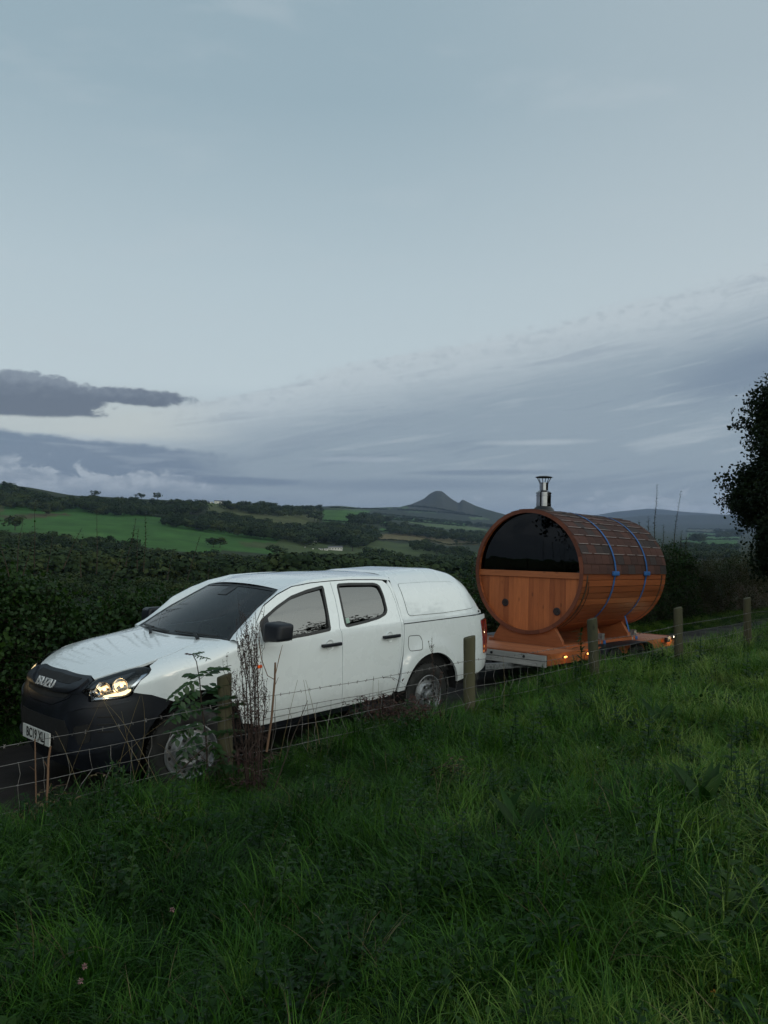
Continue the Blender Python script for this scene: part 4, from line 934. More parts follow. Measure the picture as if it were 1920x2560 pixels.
# wheels
def wheel(x,side,steer=0.0,y=.885):
    root=empty('wheel',(x,-side*(y-.11),.372),(0,0,0)); root.parent=tr
    R0=.372; hw=.12
    prof=[(.222,-hw+.02),(.255,-hw+.004),(.30,-hw),(.34,-hw+.010),(.362,-hw+.028),(R0,-hw+.05),(R0,0),(R0,hw-.05),(.362,hw-.028),(.30,hw),(.255,hw-.004),(.222,hw-.02)]
    ty=MB().lathe(prof,56,'y'); t=ty.build('tyre',M_TYRE,root,60)
    mb=MB()
    for k in range(56):
        a=2*math.pi*k/56
        for yy in (-.085,-.04,.0,.04,.085):
            rr_=R0+.006; aa=a+(.03 if abs(yy)==.04 else 0); dA=.036
            P=[(r_*math.cos(q),yv,r_*math.sin(q)) for r_ in (R0-.006,rr_) for q,yv in ((aa-dA,yy-.017),(aa+dA,yy-.017),(aa+dA,yy+.017),(aa-dA,yy+.017))]
            mb.add(P,[(4,5,6,7),(0,1,5,4),(1,2,6,5),(2,3,7,6),(3,0,4,7)])
    tread=mb.build('tread_blocks',M_TYRE,root); tread['kind']='stuff'
    # steel rim, dished, outer side towards -y
    rp=[(.225,-hw+.022),(.232,-hw+.006),(.222,-hw+.002),(.212,-hw+.012),(.205,-hw+.03),(.198,-hw+.045),(.165,-hw+.052),(.150,-hw+.044),(.135,-hw+.020),(.118,-hw+.012),(.095,-hw+.018),(.075,-hw+.03),(.058,-hw+.032),(.055,-hw-.004),(.045,-hw-.012),(.001,-hw-.013)]
    rim=MB().lathe(rp,56,'y').build('rim',M_STEEL,root,50)
    hm=MB()
    for k in range(12):
        a=2*math.pi*(k+.5)/12; hm.lathe([(.001,0),(.0155,0)],12,'y',(.182*math.cos(a),-hw+.0465,.182*math.sin(a)))
    for k in range(6):
        a=2*math.pi*k/6; hm.lathe([(.001,0),(.019,0)],14,'y',(.118*math.cos(a)*.98,-hw+.0095,.118*math.sin(a)*.98))
    nuts=MB()
    for k in range(6):
        a=2*math.pi*(k+.5)/6; nuts.lathe([(.013,.02),(.012,-.006),(.001,-.008)],6,'y',(.078*math.cos(a),-hw+.012,.078*math.sin(a)))
    h_=hm.build('vent_hole',M_HOLE,root,fixn=False); h_['kind']='stuff'; n_=nuts.build('wheel_nut',M_CHROME,root,30); n_['kind']='stuff'
    root.rotation_euler=(0,0,steer+(0 if side>0 else math.pi)); return root
wheel(.92,1,R(-14)); wheel(.92,-1,R(-14)); wheel(4.015,1); wheel(4.015,-1)
MB().tube([(.92,-.7,.37),(.92,.7,.37)],.04,8).build('axle',M_SHADOW,tr); MB().tube([(4.015,-.7,.37),(4.015,.7,.37)],.05,8).build('axle',M_SHADOW,tr)
# ------------------------------------------------------------------ trailer (own frame: x' rearwards from the deck's front edge, deck top at z'=0)
TP=.036
def trailer_frame(x,y,z): return tuple(l2w(x,y,z))
trailer=empty('flatbed_trailer',trailer_frame(6.40,0,.568),(0,TP,ROTZ),'low flatbed trailer with stained timber sides and lit amber lamps behind the pickup','trailer')
tl=trailer; DL=4.35
for k in range(15):
    x0=.02+k*.29; MB().box((x0,-.97,-.028),(x0+.282,.97,-.0)).build('deck_board',M_DECK,tl,bevel=.003)
for side in (1,-1):
    for x0,x1 in ((0.012,1.42),(1.425,2.95),(2.955,DL)):
        MB().box((x0,-1.0 if side>0 else .972,-.15),(x1,-.972 if side>0 else 1.0,.006)).build('side_board',M_WOODX,tl,bevel=.003)
MB().box((-.018,-1.0,-.004),(.10,1.0,.012)).build('front_deck_trim',M_WOODY,tl,bevel=.003)
MB().box((-.03,-1.0,-.082),(.010,1.0,-.006)).build('front_board',M_GREYWOOD,tl,bevel=.003)
MB().box((-.022,-1.0,-.165),(.010,.99,-.090)).build('front_board',M_GREYWOOD,tl,bevel=.003)
MB().box((.0,-1.002,-.155),(.011,-.985,-.0)).build('corner_strip',M_SHADOW,tl)
for y in (-.66,-.12,.45):
    MB().lathe([(.020,-.034),(.018,-.046),(.001,-.050)],10,'x',(0,y,-.045)).build('bolt_head',M_SHADOW,tl,40)
MB().box((DL-.02,-1.0,-.15),(DL+.02,1.0,.006)).build('rear_board',M_WOODY,tl,bevel=.003)
for y in (-.60,0,.60): MB().box((.05,y-.035,-.16),(DL-.05,y+.035,-.03)).build('chassis_rail',M_GALV,tl)
MB().box((-.34,-.60,-.245),(.9,-.56,-.165)).build('drawbar_side',M_GALV,tl,bevel=.003) if False else None
mb=MB().prism([(-.98,-.045),(-.98,.045),(.75,.74),(.75,.66),(-.85,.0),(.75,-.66),(.75,-.74)],-.24,-.165,'z'); mb.build('drawbar',M_GALV,tl)
MB().box((-1.16,-.05,-.11),(-.85,.05,-.04)).build('coupling',M_SHADOW,tl,bevel=.01)
MB().tube([(-.75,.12,-.42),(-.75,.12,.02)],.028,10).build('jockey_post',M_GALV,tl,60)
for side in (1,-1):
    yo=-1.16*side; y1,y2=min(-.86*side,yo),max(-.86*side,yo)
    prof=[(1.40,-.20),(1.42,-.08),(1.50,-.01),(1.64,.022),(2.30,.030),(2.86,.018),(3.02,-.03),(3.08,-.12),(3.10,-.22)]
    a=prof+[(x-.0 if i else x,z-.014) for i,(x,z) in enumerate(prof)][::-1]
    mg=MB().prism(a,y1,y2,'y').build('mudguard',M_PLASTIC,tl,50)
    for x in (1.88,2.66):
        wr=empty('trailer_wheel',(x,-1.02*side,-.27),(0,0,0 if side>0 else math.pi)); wr.parent=tl
        MB().lathe([(.14,-.07),(.17,-.085),(.245,-.075),(.262,-.05),(.262,.05),(.245,.075),(.17,.085),(.14,.07)],36,'y').build('tyre',M_TYRE,wr,50)
        MB().lathe([(.145,-.065),(.13,-.06),(.12,-.03),(.06,-.025),(.05,-.05),(.001,-.055)],36,'y').build('rim',M_STEEL,wr,50)
    for x in (.475,1.13):
        lb=MB().box((x-.045,-1.016 if side>0 else 1.002,-.075),(x+.045,-1.002 if side>0 else 1.016,-.035)).build('marker_lamp',M_BLACK,tl,bevel=.003)
        MB().box((x-.036,-1.024 if side>0 else 1.014,-.068),(x+.036,-1.014 if side>0 else 1.024,-.044)).build('lens',M_AMBER,lb,bevel=.004)
lm=MB().box((3.86,-1.06,-.06),(3.98,-1.002,.01)).build('rear_lamp_housing',M_BLACK,tl,bevel=.006)
MB().box((3.985,-1.05,-.05),(3.997,-1.008,.002)).build('lens',M_AMBER,lm)
mb=MB().lathe([(.001,-.03),(.026,-.022),(.034,0),(.026,.022),(.001,.03)],16,'z',(4.10,-1.10,.02)); mb.build('tail_lamp',M_WHITELAMP,tl,180)
MB().box((4.15,-1.06,-.03),(4.20,-1.0,.03)).build('lamp_bracket',M_BLACK,tl); MB().tube([(4.0,-1.01,.02),(4.2,-1.03,.0)],.012,6).build('lamp_arm',M_BLACK,tl)
MB().box((3.72,-1.010,-.07),(3.82,-1.002,-.02)).build('reflector_plate',M_ORANGE,tl,bevel=.002)
def pt_light(name,loc,parent,col,e,r=.02):
    d_=bpy.data.lights.new(name,'POINT'); d_.energy=e; d_.color=col; d_.shadow_soft_size=r; o=bpy.data.objects.new(name,d_); C.objects.link(o); o.parent=parent; o.location=loc; return o
pt_light('rear_lamp_light',(4.05,-1.12,.03),tl,(1,.72,.38),1.1)
for x in (.475,1.13): pt_light('marker_light',(x,-1.07,-.055),tl,(1,.42,.10),.16)

# ------------------------------------------------------------------ barrel sauna
SR=.955
def sfr(x,y,z): # sauna frame -> trailer frame offsets
    return x,y,z
so_=l2w(7.40,-.06,1.645)
sauna=empty('barrel_sauna',tuple(so_),(0,TP,ROTZ),'orange wooden barrel sauna with smoked glass front, red shingle roof and steel chimney','sauna')
SL=2.90
def arcbox(mb,a0,a1,r0,r1,x0,x1,n=3,gap=0.0):
    """curved plank; angle 0 = towards camera side (-y), 90 deg = up"""
    P=[]
    for x in (x0,x1):
        for r in (r0,r1):
            for k in range(n+1):
                a=a0+(a1-a0)*k/n; P.append((x,-r*math.cos(a),r*math.sin(a)))
    m=n+1; I=lambda xi,ri,k:xi*2*m+ri*m+k; F=[]
    for k in range(n):
        F+= [(I(0,1,k),I(1,1,k),I(1,1,k+1),I(0,1,k+1)),(I(0,0,k+1),I(1,0,k+1),I(1,0,k),I(0,0,k)),(I(0,0,k),I(0,1,k),I(0,1,k+1),I(0,0,k+1)),(I(1,0,k+1),I(1,1,k+1),I(1,1,k),I(1,0,k))]
    F+=[(I(0,0,0),I(1,0,0),I(1,1,0),I(0,1,0)),(I(0,1,n),I(1,1,n),I(1,0,n),I(0,0,n))]
    return mb.add(P,F)
# staves of the barrel: lower ones in clear stain, upper ones hidden by shingles
NS=60
for k in range(NS):
    a0=2*math.pi*k/NS; a1=2*math.pi*(k+1)/NS; ge=.0045/SR
    arcbox(MB(),a0+ge,a1-ge,SR-.040,SR+random.uniform(-.0012,.0012),0.0,SL,2).build('stave',M_WOODX,sauna,bevel=0)
# dark rim ring on the face
for k in range(24):
    a0=2*math.pi*k/24; arcbox(MB(),a0+.001,a0+2*math.pi/24-.001,SR-.052,SR+.006,-.018,-.001,4).build('rim_board',M_WOODRIM,sauna)
# front wall, set back inside the rim
FR=SR-.042; fx=.055
w0=.094; y=-FR
nb=20; xs_=[-FR+2*FR*k/nb for k in range(nb+1)]
for k in range(nb):
    a,b=xs_[k]+.0008,xs_[k+1]-.0008
    zb=lambda yy:-math.sqrt(max(0,FR*FR-yy*yy)); pts=[(a,-.085),(a,zb(a))]+[(a+(b-a)*t,zb(a+(b-a)*t)) for t in (.33,.66)]+[(b,zb(b)),(b,-.085)]
    if min(zb(a),zb(b))>-.09: pts=[(a,-.085),(a,min(zb(a),-.086)),(b,min(zb(b),-.086)),(b,-.085)]
    MB().prism(pts,fx+random.uniform(-.0015,.0015),fx+.035,'x').build('front_board',M_WOODZ,sauna)
MB().box((fx-.025,-FR-.0,-.088),(fx+.04,FR+.0,.004)).build('window_rail',M_WOODY,sauna,bevel=.003)
ang=np.linspace(0,math.pi,40); gp=[(FR*.995*math.cos(t),.006+FR*.995*math.sin(t)) for t in ang]
MB().prism(gp,fx+.005,fx+.013,'x').build('glass_front',M_SAUNAGLASS,sauna)
mb=MB(); arcbox(mb,R(0),R(180),FR-.03,FR,fx+.014,fx+.06,40); mb.build('glass_bead',M_WOODRIM,sauna)
for (y,z) in ((.42,-.505),(-.50,-.585)):
    mb=MB().lathe([(.058,.0),(.060,-.012),(.050,-.016),(.047,-.008),(.001,-.008)],24,'x',(fx-.001,-y*-1 if False else y,z)); v=mb.build('air_vent',M_VENT,sauna,40)
    mb=MB(); [mb.box((fx-.016,y-.04,z-.034+j*.014),(fx-.008,y+.04,z-.030+j*.014)) for j in range(6)]; q=mb.build('vent_grille',M_BAND,v)
# inside: back wall, bench, stove and its pipe seen dimly through the glass
mb=MB().prism([(FR*math.cos(t),FR*math.sin(t)) for t in np.linspace(0,2*math.pi,40,endpoint=False)],SL-.10,SL-.06,'x'); mb.build('rear_wall',M_WOODZ,sauna)
MB().box((.4,.2,-.42),(SL-.2,.80,-.38)).build('bench',M_WOODX,sauna); MB().box((.4,-.80,-.42),(SL-.2,-.2,-.38)).build('bench',M_WOODX,sauna)
sv_=MB().box((.28,-.17,-.70),(.62,.17,-.20)).build('stove',M_BLACK,sauna,bevel=.01); MB().tube([(.45,0,-.20),(.45,0,.94)],.055,16).build('stove_pipe',M_BAND,sv_,60)
# shingles: tabs in courses on both sides of the roof
NCOL=12; pitch=.160; tabw=(SL+.02)/NCOL; base_me=[]
def tab(x0,x1,a0,a1,r):
    mb=MB(); n=2; P=[]
    for x in (x0,x1):
        for (dr,lift) in ((0,0),):
            pass
    # sloped slab: lower edge proud, upper edge tucked under
    for x in (x0,x1):
        for k in range(n+1):
            a=a0+(a1-a0)*k/n; ro=r+.016-.010*k/n; P+= [(x,-ro*math.cos(a),ro*math.sin(a)),(x,-(ro-.007)*math.cos(a),(ro-.007)*math.sin(a))]
    m=2*(n+1); F=[]
    for k in range(n):
        b_=2*k; F+=[(b_,b_+2,m+b_+2,m+b_),(b_+1,m+b_+1,m+b_+3,b_+3),(b_,b_+1,b_+3,b_+2),(m+b_,m+b_+2,m+b_+3,m+b_+1)]
    F+=[(0,m,m+1,1),(m-2,m-1,2*m-1,2*m-2)]
    return mb.add(P,F)
rr=random.Random(5); courses=10
da=(math.pi/2)/courses
tab_me=tab(0,tabw-.006,0,da*1.18,SR).mesh('shingle'); tab_me.materials.append(M_SHA); tab_me2=tab_me.copy(); tab_me2.materials[0]=M_SHB
half_me=tab(0,tabw/2-.006,0,da*1.18,SR).mesh('shingle'); half_me.materials.append(M_SHA)
def put_tab(me_,x,k,side):
    o=link('shingle',me_,sauna); a=da*k+R(-.5)
    if side>0: o.rotation_euler=(-a,0,0)
    else: o.scale=(1,-1,1); o.rotation_euler=(a,0,0)
    o.location=(x,0,0); return o
for side in (1,-1):
    for k in range(courses):
        shift=(k%2)*tabw/2
        for j in range(NCOL+(k%2)):
            x=-.01+j*tabw-shift
            if k%2 and j==0: put_tab(half_me,-.01,k,side); continue
            if k%2 and j==NCOL: put_tab(half_me,-.01+NCOL*tabw-tabw/2,k,side); continue
            p=rr.random(); put_tab(tab_me2 if p<.17 else tab_me,x,k,side)
    # pale cut edges where one course laps over the next, in random lengths
    for k in range(2,courses):
        x=0.0
        while x<SL-.1:
            L_=rr.choice((1.5,2,2.5))*tabw; x1=min(SL-.01,x+L_*.82); a=da*k-R(.35)
            mb=MB(); arcbox(mb,a,a+.0095,SR+.0135,SR+.0182,x+.02,x1,1)
            if side<0: mb.v=[(p_[0],-p_[1],p_[2]) for p_ in mb.v]
            mb.build('course_edge',M_SHEDGE,sauna); x+=L_
# hoops
for x in (.125,SL-.16):
    mb=MB(); arcbox(mb,R(-178),R(-1.5),SR+.001,SR+.0045,x-.018,x+.018,44); mb.build('steel_hoop',M_BAND,sauna)
# cradles
for x,l in ((.02,.07),(1.22,.09),(2.20,.09)):
    pts=[(-.63,-1.128),(.63,-1.128),(.60,-1.02)]+[(SR*math.sin(t)+0,-SR*math.cos(t)) for t in np.linspace(.52,-.52,14)]+[(-.60,-1.02)]
    MB().prism(pts,x,x+l,'x').build('cradle',M_WOODY,sauna,bevel=.003)
MB().box((.02,-.70,-1.13),(2.4,-.60,-1.07)).build('skid',M_WOODX,sauna,bevel=.003); MB().box((.02,.60,-1.13),(2.4,.70,-1.07)).build('skid',M_WOODX,sauna,bevel=.003)
# chimney
CX=.45; zt_=SR-.01
ch=MB().lathe([(.20,-.10),(.185,-.015),(.155,.045),(.125,.075),(.118,.085)],36,'z',(CX,0,zt_)).build('chimney_flashing',M_FLUEDARK,sauna,60)
c1_=MB().lathe([(.115,.06),(.115,.285),(.121,.288),(.121,.305),(.115,.308)],36,'z',(CX,0,zt_)).build('chimney_pipe',M_FLUE,sauna,40)
MB().lathe([(.116,.10),(.118,.102),(.118,.118),(.116,.12)],36,'z',(CX,0,zt_)).lathe([(.116,.245),(.120,.248),(.120,.262),(.116,.265)],36,'z',(CX,0,zt_)).build('clamp_band',M_FLUE,c1_,40)
MB().lathe([(.114,.308),(.085,.335),(.070,.340)],36,'z',(CX,0,zt_)).build('reducer',M_FLUE,c1_,40)
MB().lathe([(.068,.335),(.068,.45),(.074,.452),(.074,.462),(.066,.464),(.001,.464)],36,'z',(CX,0,zt_)).build('upper_pipe',M_FLUE,c1_,40)
cap=MB().lathe([(.132,.545),(.134,.552),(.09,.566),(.001,.575)],36,'z',(CX,0,zt_)).lathe([(.001,.548),(.132,.545)],36,'z',(CX,0,zt_)).build('chimney_cap',M_FLUEDARK,sauna,40)
for k in range(6):
    a=k*math.pi/3+.3; MB().tube([(CX+.066*math.cos(a),.066*math.sin(a),zt_+.46),(CX+.115*math.cos(a),.115*math.sin(a),zt_+.546)],.006,5).build('cap_strut',M_FLUEDARK,cap)
# loose wire on the near side of the barrel
wv_=[(.16,-SR-.006,-.12)]+[(.20+.05*math.sin(t*2)-.06*t,-(SR+.012)*math.cos(t),-(SR+.012)*math.sin(t)) for t in np.linspace(.3,1.0,10)]
mb=MB().tube(wv_,.005,5,False); tag(mb.build('loose_cable',M_TWIG,None),'thin pale cable hanging down the near side of the barrel sauna','cable')
lo=bpy.data.objects['loose_cable']; lo.location=so_; lo.rotation_euler=(0,TP,ROTZ)
# ratchet straps over the barrel
def strap(x,lean,label):
    root=empty('ratchet_strap',tuple(so_),(0,TP,ROTZ),label,'strap','blue ratchet straps over the barrel sauna')
    mb=MB(); P=[]; w_=.024
    A=np.linspace(R(-48),R(180+48),70)
    for k,a in enumerate(A):
        r_=SR+(.023 if 0<a<math.pi else .006); xx=x+lean*(math.sin(a) if a<math.pi/2 else 1)-.10*max(0,-a)*1.0
        for s_ in (-w_,w_): P.append((xx+s_,-r_*math.cos(a),r_*math.sin(a)))
    n=len(A); o=len(P)
    P+= [(p[0],p[1]*1.0025,p[2]*1.0025) for p in P]
    F=[(2*k,2*k+1,2*k+3,2*k+2) for k in range(n-1)]+[(o+2*k+1,o+2*k,o+2*k+2,o+2*k+3) for k in range(n-1)]
    mb.add(P,F)
    P0=P[0]; P1=(P[0][0]+w_,P[0][1],P[0][2])
    mb.build('webbing',M_STRAP,root,60,fixn=False)
    end=(x-.10*R(48)-.02,-.78,-1.12); s0=(x-.10*R(48),-(SR+.006)*math.cos(R(48)),-(SR+.006)*math.sin(R(48)))
    mb=MB().prism([(s0[0]-w_,s0[2]),(s0[0]+w_,s0[2]),(end[0]+w_,-.97),(end[0]-w_,-.97)],0,.003,'y')
    mb.v=[(p[0],s0[1]+(end[1]-s0[1])*((s0[2]-p[2])/(s0[2]-end[2]))+p[1],p[2]) for p in mb.v]; mb.build('webbing_tail',M_STRAP,root)
    b_=MB().box((end[0]-.035,end[1]-.06,-1.02),(end[0]+.035,end[1]+.02,-.93)).build('ratchet',M_GALV,root,bevel=.006)
    MB().tube([(end[0],end[1],-1.02),(end[0],end[1]-.01,-1.16)],.008,6).build('hook',M_GALV,b_)
    MB().box((end[0]-.03,end[1]-.085,-1.09),(end[0]+.03,end[1]-.06,-1.03)).build('strap_bundle',M_STRAP,root,bevel=.01)
    # corner pad where roof meets wall, with a T shaped blue protector
    MB().box((x-.105,-SR-.040,-.035),(x+.105,-SR-.005,.035)).build('edge_protector',M_STRAP,root,bevel=.014)
    MB().box((x-.105,SR+.005,-.035),(x+.105,SR+.040,.035)).build('edge_protector',M_STRAP,root,bevel=.014)
strap(.98,-.04,'blue ratchet strap round the barrel sauna, nearer the glass front and the pickup')
strap(2.10,-.02,'blue ratchet strap round the rear end of the barrel sauna, behind the first')

# ------------------------------------------------------------------ fence
posts=[(-.0,1.11,.056,.0),(2.91,1.15,.060,.03),(5.33,1.155,.062,-.02),(7.62,1.15,.062,.01),(10.13,1.155,.060,.02),(12.6,1.15,.058,0),(15.1,1.14,.058,.01),(-2.9,1.10,.058,.0)]
labels=['nearest round fence post, mossy, with dead dock stalks beside it','round fence post in front of the rear corner of the white pickup','round fence post in front of the trailer, between the amber lamps and the mudguard','round fence post just behind the bright rear lamp of the trailer','round fence post at the far end of the fence, in front of the bare lane','round fence post beyond the right edge of the picture','farthest round fence post beyond the right edge of the picture','round fence post beyond the left edge of the picture']
fence=empty('wire_fence',(0,0,0),(0,0,0),'line of rusty barbed wire above bent stock netting between the round posts','fence')
def fpt(a,z,off=0): return (FP[0]+FD[0]*a-FN[0]*off*-1,FP[1]+FD[1]*a-FN[1]*off*-1,z)
for i,((a,zt,r,ln),lb) in enumerate(zip(posts,labels)):
    x,y=FP[0]+FD[0]*a,FP[1]+FD[1]*a; g0=gz(x,y)
    mb=MB(); n=20; rings=[(r*1.03,-.2),(r*1.02,.2),(r,.6),(r*.99,zt-g0-.05),(r*.985,zt-g0-.012),(r*.93,zt-g0-.002),(.001,zt-g0+.006)]
    mb.lathe(rings,n,'z'); mb.v=[(p[0]*(1+.05*math.sin(p[2]*9+i)+.03*math.sin(5*math.atan2(p[1],p[0])+i)),p[1]*(1+.04*math.sin(p[2]*7+2*i)),p[2]+(p[0]*.28 if p[2]>.75 else 0)) for p in mb.v]
    o=link('fence_post',mb.mesh('fence_post',50,M_POST),None,(x,y,g0),(ln,ln*.6-.02,random.uniform(0,6) if False else .0)); tag(o,labels[i],'fence post','round posts of the wire fence')
gl=lambda a:float(np.interp(a,[-6,0,3,5.3,8,16],[.0,.0,.0,.0,.0,.0]))
rr=random.Random(3)
def wirepath(z,sag,amp,n=160,a0=-2.9,a1=15.1,seed=0):
    P=[];pa=sorted([p[0] for p in posts])
    for k in range(n+1):
        a=a0+(a1-a0)*k/n; j=max(0,min(len(pa)-2,sum(1 for q in pa if q<=a)-1)); t=(a-pa[j])/(pa[j+1]-pa[j]); s_=4*t*(1-t)*sag
        P.append((*fpt(a,0,.066)[:2],z(a)-s_+amp*math.sin(a*3.1+seed)*.5+amp*math.sin(a*7.9+seed*2)*.4))
    return P
zb=lambda a:.91+.012*math.sin(a*.9)
P=wirepath(zb,.02,.004); mb=MB().tube(P,.0024,4,False)
bw=MB()
for k in range(int(18.0/.105)):
    a=-2.9+k*.105+rr.uniform(-.012,.012); j=int((a+2.9)/18*160); j=min(j,159); t=(a+2.9)/18*160-j; z=P[j][2]*(1-t)+P[j+1][2]*t; x,y,_=fpt(a,0,.066)
    for q in (0,1):
        d_=Vector((rr.gauss(0,.4),rr.gauss(0,.4),1)).normalized()*.014; bw.tube([(x-d_.x,y-d_.y,z-d_.z),(x+d_.x,y+d_.y,z+d_.z)],.0018,3,False)
mb.build('barbed_wire',M_WIRE,fence,60,fixn=False); o=bw.build('barb',M_WIRE,fence,None,fixn=False); o['kind']='stuff'
zn=[lambda a:.785+.01*math.sin(a),lambda a:.645,lambda a:.495,lambda a:.345,lambda a:.20,lambda a:.08]
rows=[wirepath(z,.018+.006*i,.006,160,seed=i*1.7) for i,z in enumerate(zn)]
for P in rows: MB().tube(P,.0023,4,False).build('netting_wire',M_WIRE,fence,60,fixn=False)
mb=MB(); kn=MB(); a=-2.9
def rowz(i,a):
    t=(a+2.9)/18*160; j=max(0,min(159,int(t))); t-=j; return rows[i][j][2]*(1-t)+rows[i][j+1][2]*t
while a<15.0:
    a+=.15; xo=a
    for i in range(5):
        sh=rr.gauss(0,.022)+( .045*math.sin(a*4.1+i*2.6)); x2=xo+sh if i else a+sh*.6
        if i==0: x1=a
        p0=fpt(x1,rowz(i,x1),.066); p1=fpt(x2,rowz(i+1,x2),.066); bow=rr.gauss(0,.012)
        pm=fpt((x1+x2)/2+bow,(p0[2]+p1[2])/2,.066+rr.gauss(0,.006)); mb.tube([p0,pm,p1],.0019,3,False)
        kn.tube([fpt(x1-.006,p0[2],.066),fpt(x1+.006,p0[2],.066)],.0036,4); x1=x2
o=mb.build('netting_stay',M_WIRE,fence,None,fixn=False); o['kind']='stuff'; o=kn.build('netting_knot',M_WIRE,fence,None,fixn=False); o['kind']='stuff'
# ------------------------------------------------------------------ grass of the field
tall=[tuft(10+k,84,.12,.09,.28,.0050,.8,1.4,M_GRASS) for k in range(5)]
lay=[tuft(30+k,80,.15,.14,.33,.0050,1.2,1.1,M_GRASS,comb=c_) for k,c_ in enumerate((.4,2.6,4.4))]
short=[tuft(50+k,110,.15,.05,.16,.0045,.8,1.1,M_GRASS) for k in range(4)]
weeds=[weed(70+k,44,.036,.022,.11,.12,M_WEED) for k in range(3)]+[fern_weed(80+k,M_WEED) for k in range(3)]+[weed(90,7,.13,.032,.03,.03,M_WEED)]
dry=[tuft(60+k,14,.10,.15,.34,.0028,1.0,1.1,M_DRY) for k in range(3)]
protos=tall+lay+short+weeds+dry; NT,NL,NSH,NW,ND=len(tall),len(lay),len(short),len(weeds),len(dry)
def field_pts(n,r0,r1,amax,seed):
    g_=np.random.default_rng(seed); out=[]; r=np.sqrt(g_.uniform(r0*r0,r1*r1,n)); a=g_.uniform(-amax,amax,n); return r*np.sin(a),r*np.cos(a)
X_,Y_=[],[]
for n,r0,r1,am,sd_ in ((5200,1.5,5.5,.85,1),(9500,5.5,11,.75,2),(9000,11,20,.70,3),(6500,20,42,.66,4)):
    x,y=field_pts(n,r0,r1,am,sd_); X_.append(x);Y_.append(y)
g_=np.random.default_rng(19); lx_=g_.uniform(-4,46,5200); ly_=g_.uniform(1.7,3.0,5200); X_.append(TO[0]+lx_*HX[0]+ly_*NY[0]); Y_.append(TO[1]+lx_*HX[1]+ly_*NY[1])
x=np.concatenate(X_);y=np.concatenate(Y_); q=(x-FP[0])*FN[0]+(y-FP[1])*FN[1]; a_=(x-FP[0])*FD[0]+(y-FP[1])*FD[1]
lx=(x-TO[0])*HX[0]+(y-TO[1])*HX[1]; ly=(x-TO[0])*NY[0]+(y-TO[1])*NY[1]
keep=((q>-.22)|((q>-2)&(ly<-1.24))); g_=np.random.default_rng(9)
verge_far=(ly>1.72)&(ly<3.0); keep=keep|verge_far
x,y,q,a_,ly=[v[keep] for v in (x,y,q,a_,ly)]; n=len(x)
z=ground(x,y); u=g_.random(n); nz1=vnoise(x,y,.9,4); nz2=vnoise(x,y,2.1,7); nz3=vnoise(x,y,3.9,11)
rough=np.clip(1.15-np.clip(q,0,5.2)/4.6+.45*nz1-.20*np.clip((x-1.0)/3,0,1),0,1)   # long and tangled by the fence, shorter out in the field
idx=np.zeros(n,int); sc=np.ones(n)
isT=u<rough*.46; isL=(u>=rough*.46)&(u<rough*.64); isW=(u>=.62+.12*sstep(-1.5,1.5,x))&(u<.62+.12*sstep(-1.5,1.5,x)+(.34-.12*sstep(-1.5,1.5,x))*np.clip(.75+nz2*1.1,0,1)); isD=(u>.962); isT&=(nz3>-.55)
idx[:]=NT+NL+g_.integers(0,NSH,n); idx[isT]=g_.integers(0,NT,isT.sum()); idx[isL]=NT+g_.integers(0,NL,isL.sum()); idx[isW]=NT+NL+NSH+g_.integers(0,NW,isW.sum()); idx[isD]=NT+NL+NSH+NW+g_.integers(0,ND,isD.sum())
sc=g_.uniform(.65,1.25,n)*(1+.22*nz1+.32*nz3); near=q<.5; 
sc*=np.where((np.hypot(a_-.1,q-.3)<.9),.6,1.0); sc*=np.where((q<.35)&(a_<2.2),1.15,1.0)
sc*=np.where(verge_far[keep],.55,1.0)
# keep the ground right at the camera's feet low so that nothing stands in front of the lens
rcam=np.hypot(x,y); sc*=np.clip(rcam/2.6,.5,1)
rot=np.stack([g_.normal(0,.12,n),g_.normal(0,.12,n),g_.uniform(0,6.283,n)],1)
lays=isL; rot[lays,2]=g_.normal(.6,.5,lays.sum())
scl=np.stack([sc*g_.uniform(.9,1.3,n),sc*g_.uniform(.9,1.3,n),sc],1)
gfar=rcam>11; scl[gfar,:2]*=1.35; scl[rcam>20,:2]*=1.4
field=scatter('meadow_grass',np.stack([x,y,z-.015],1),rot,scl,idx,protos)

# verge plants on the camera side of the fence: rank weeds, dock leaves
def plant_stem(mb,path,r0,r1,n=5): mb.tube(path,[r0+(r1-r0)*k/(len(path)-1) for k in range(len(path))],n,False)

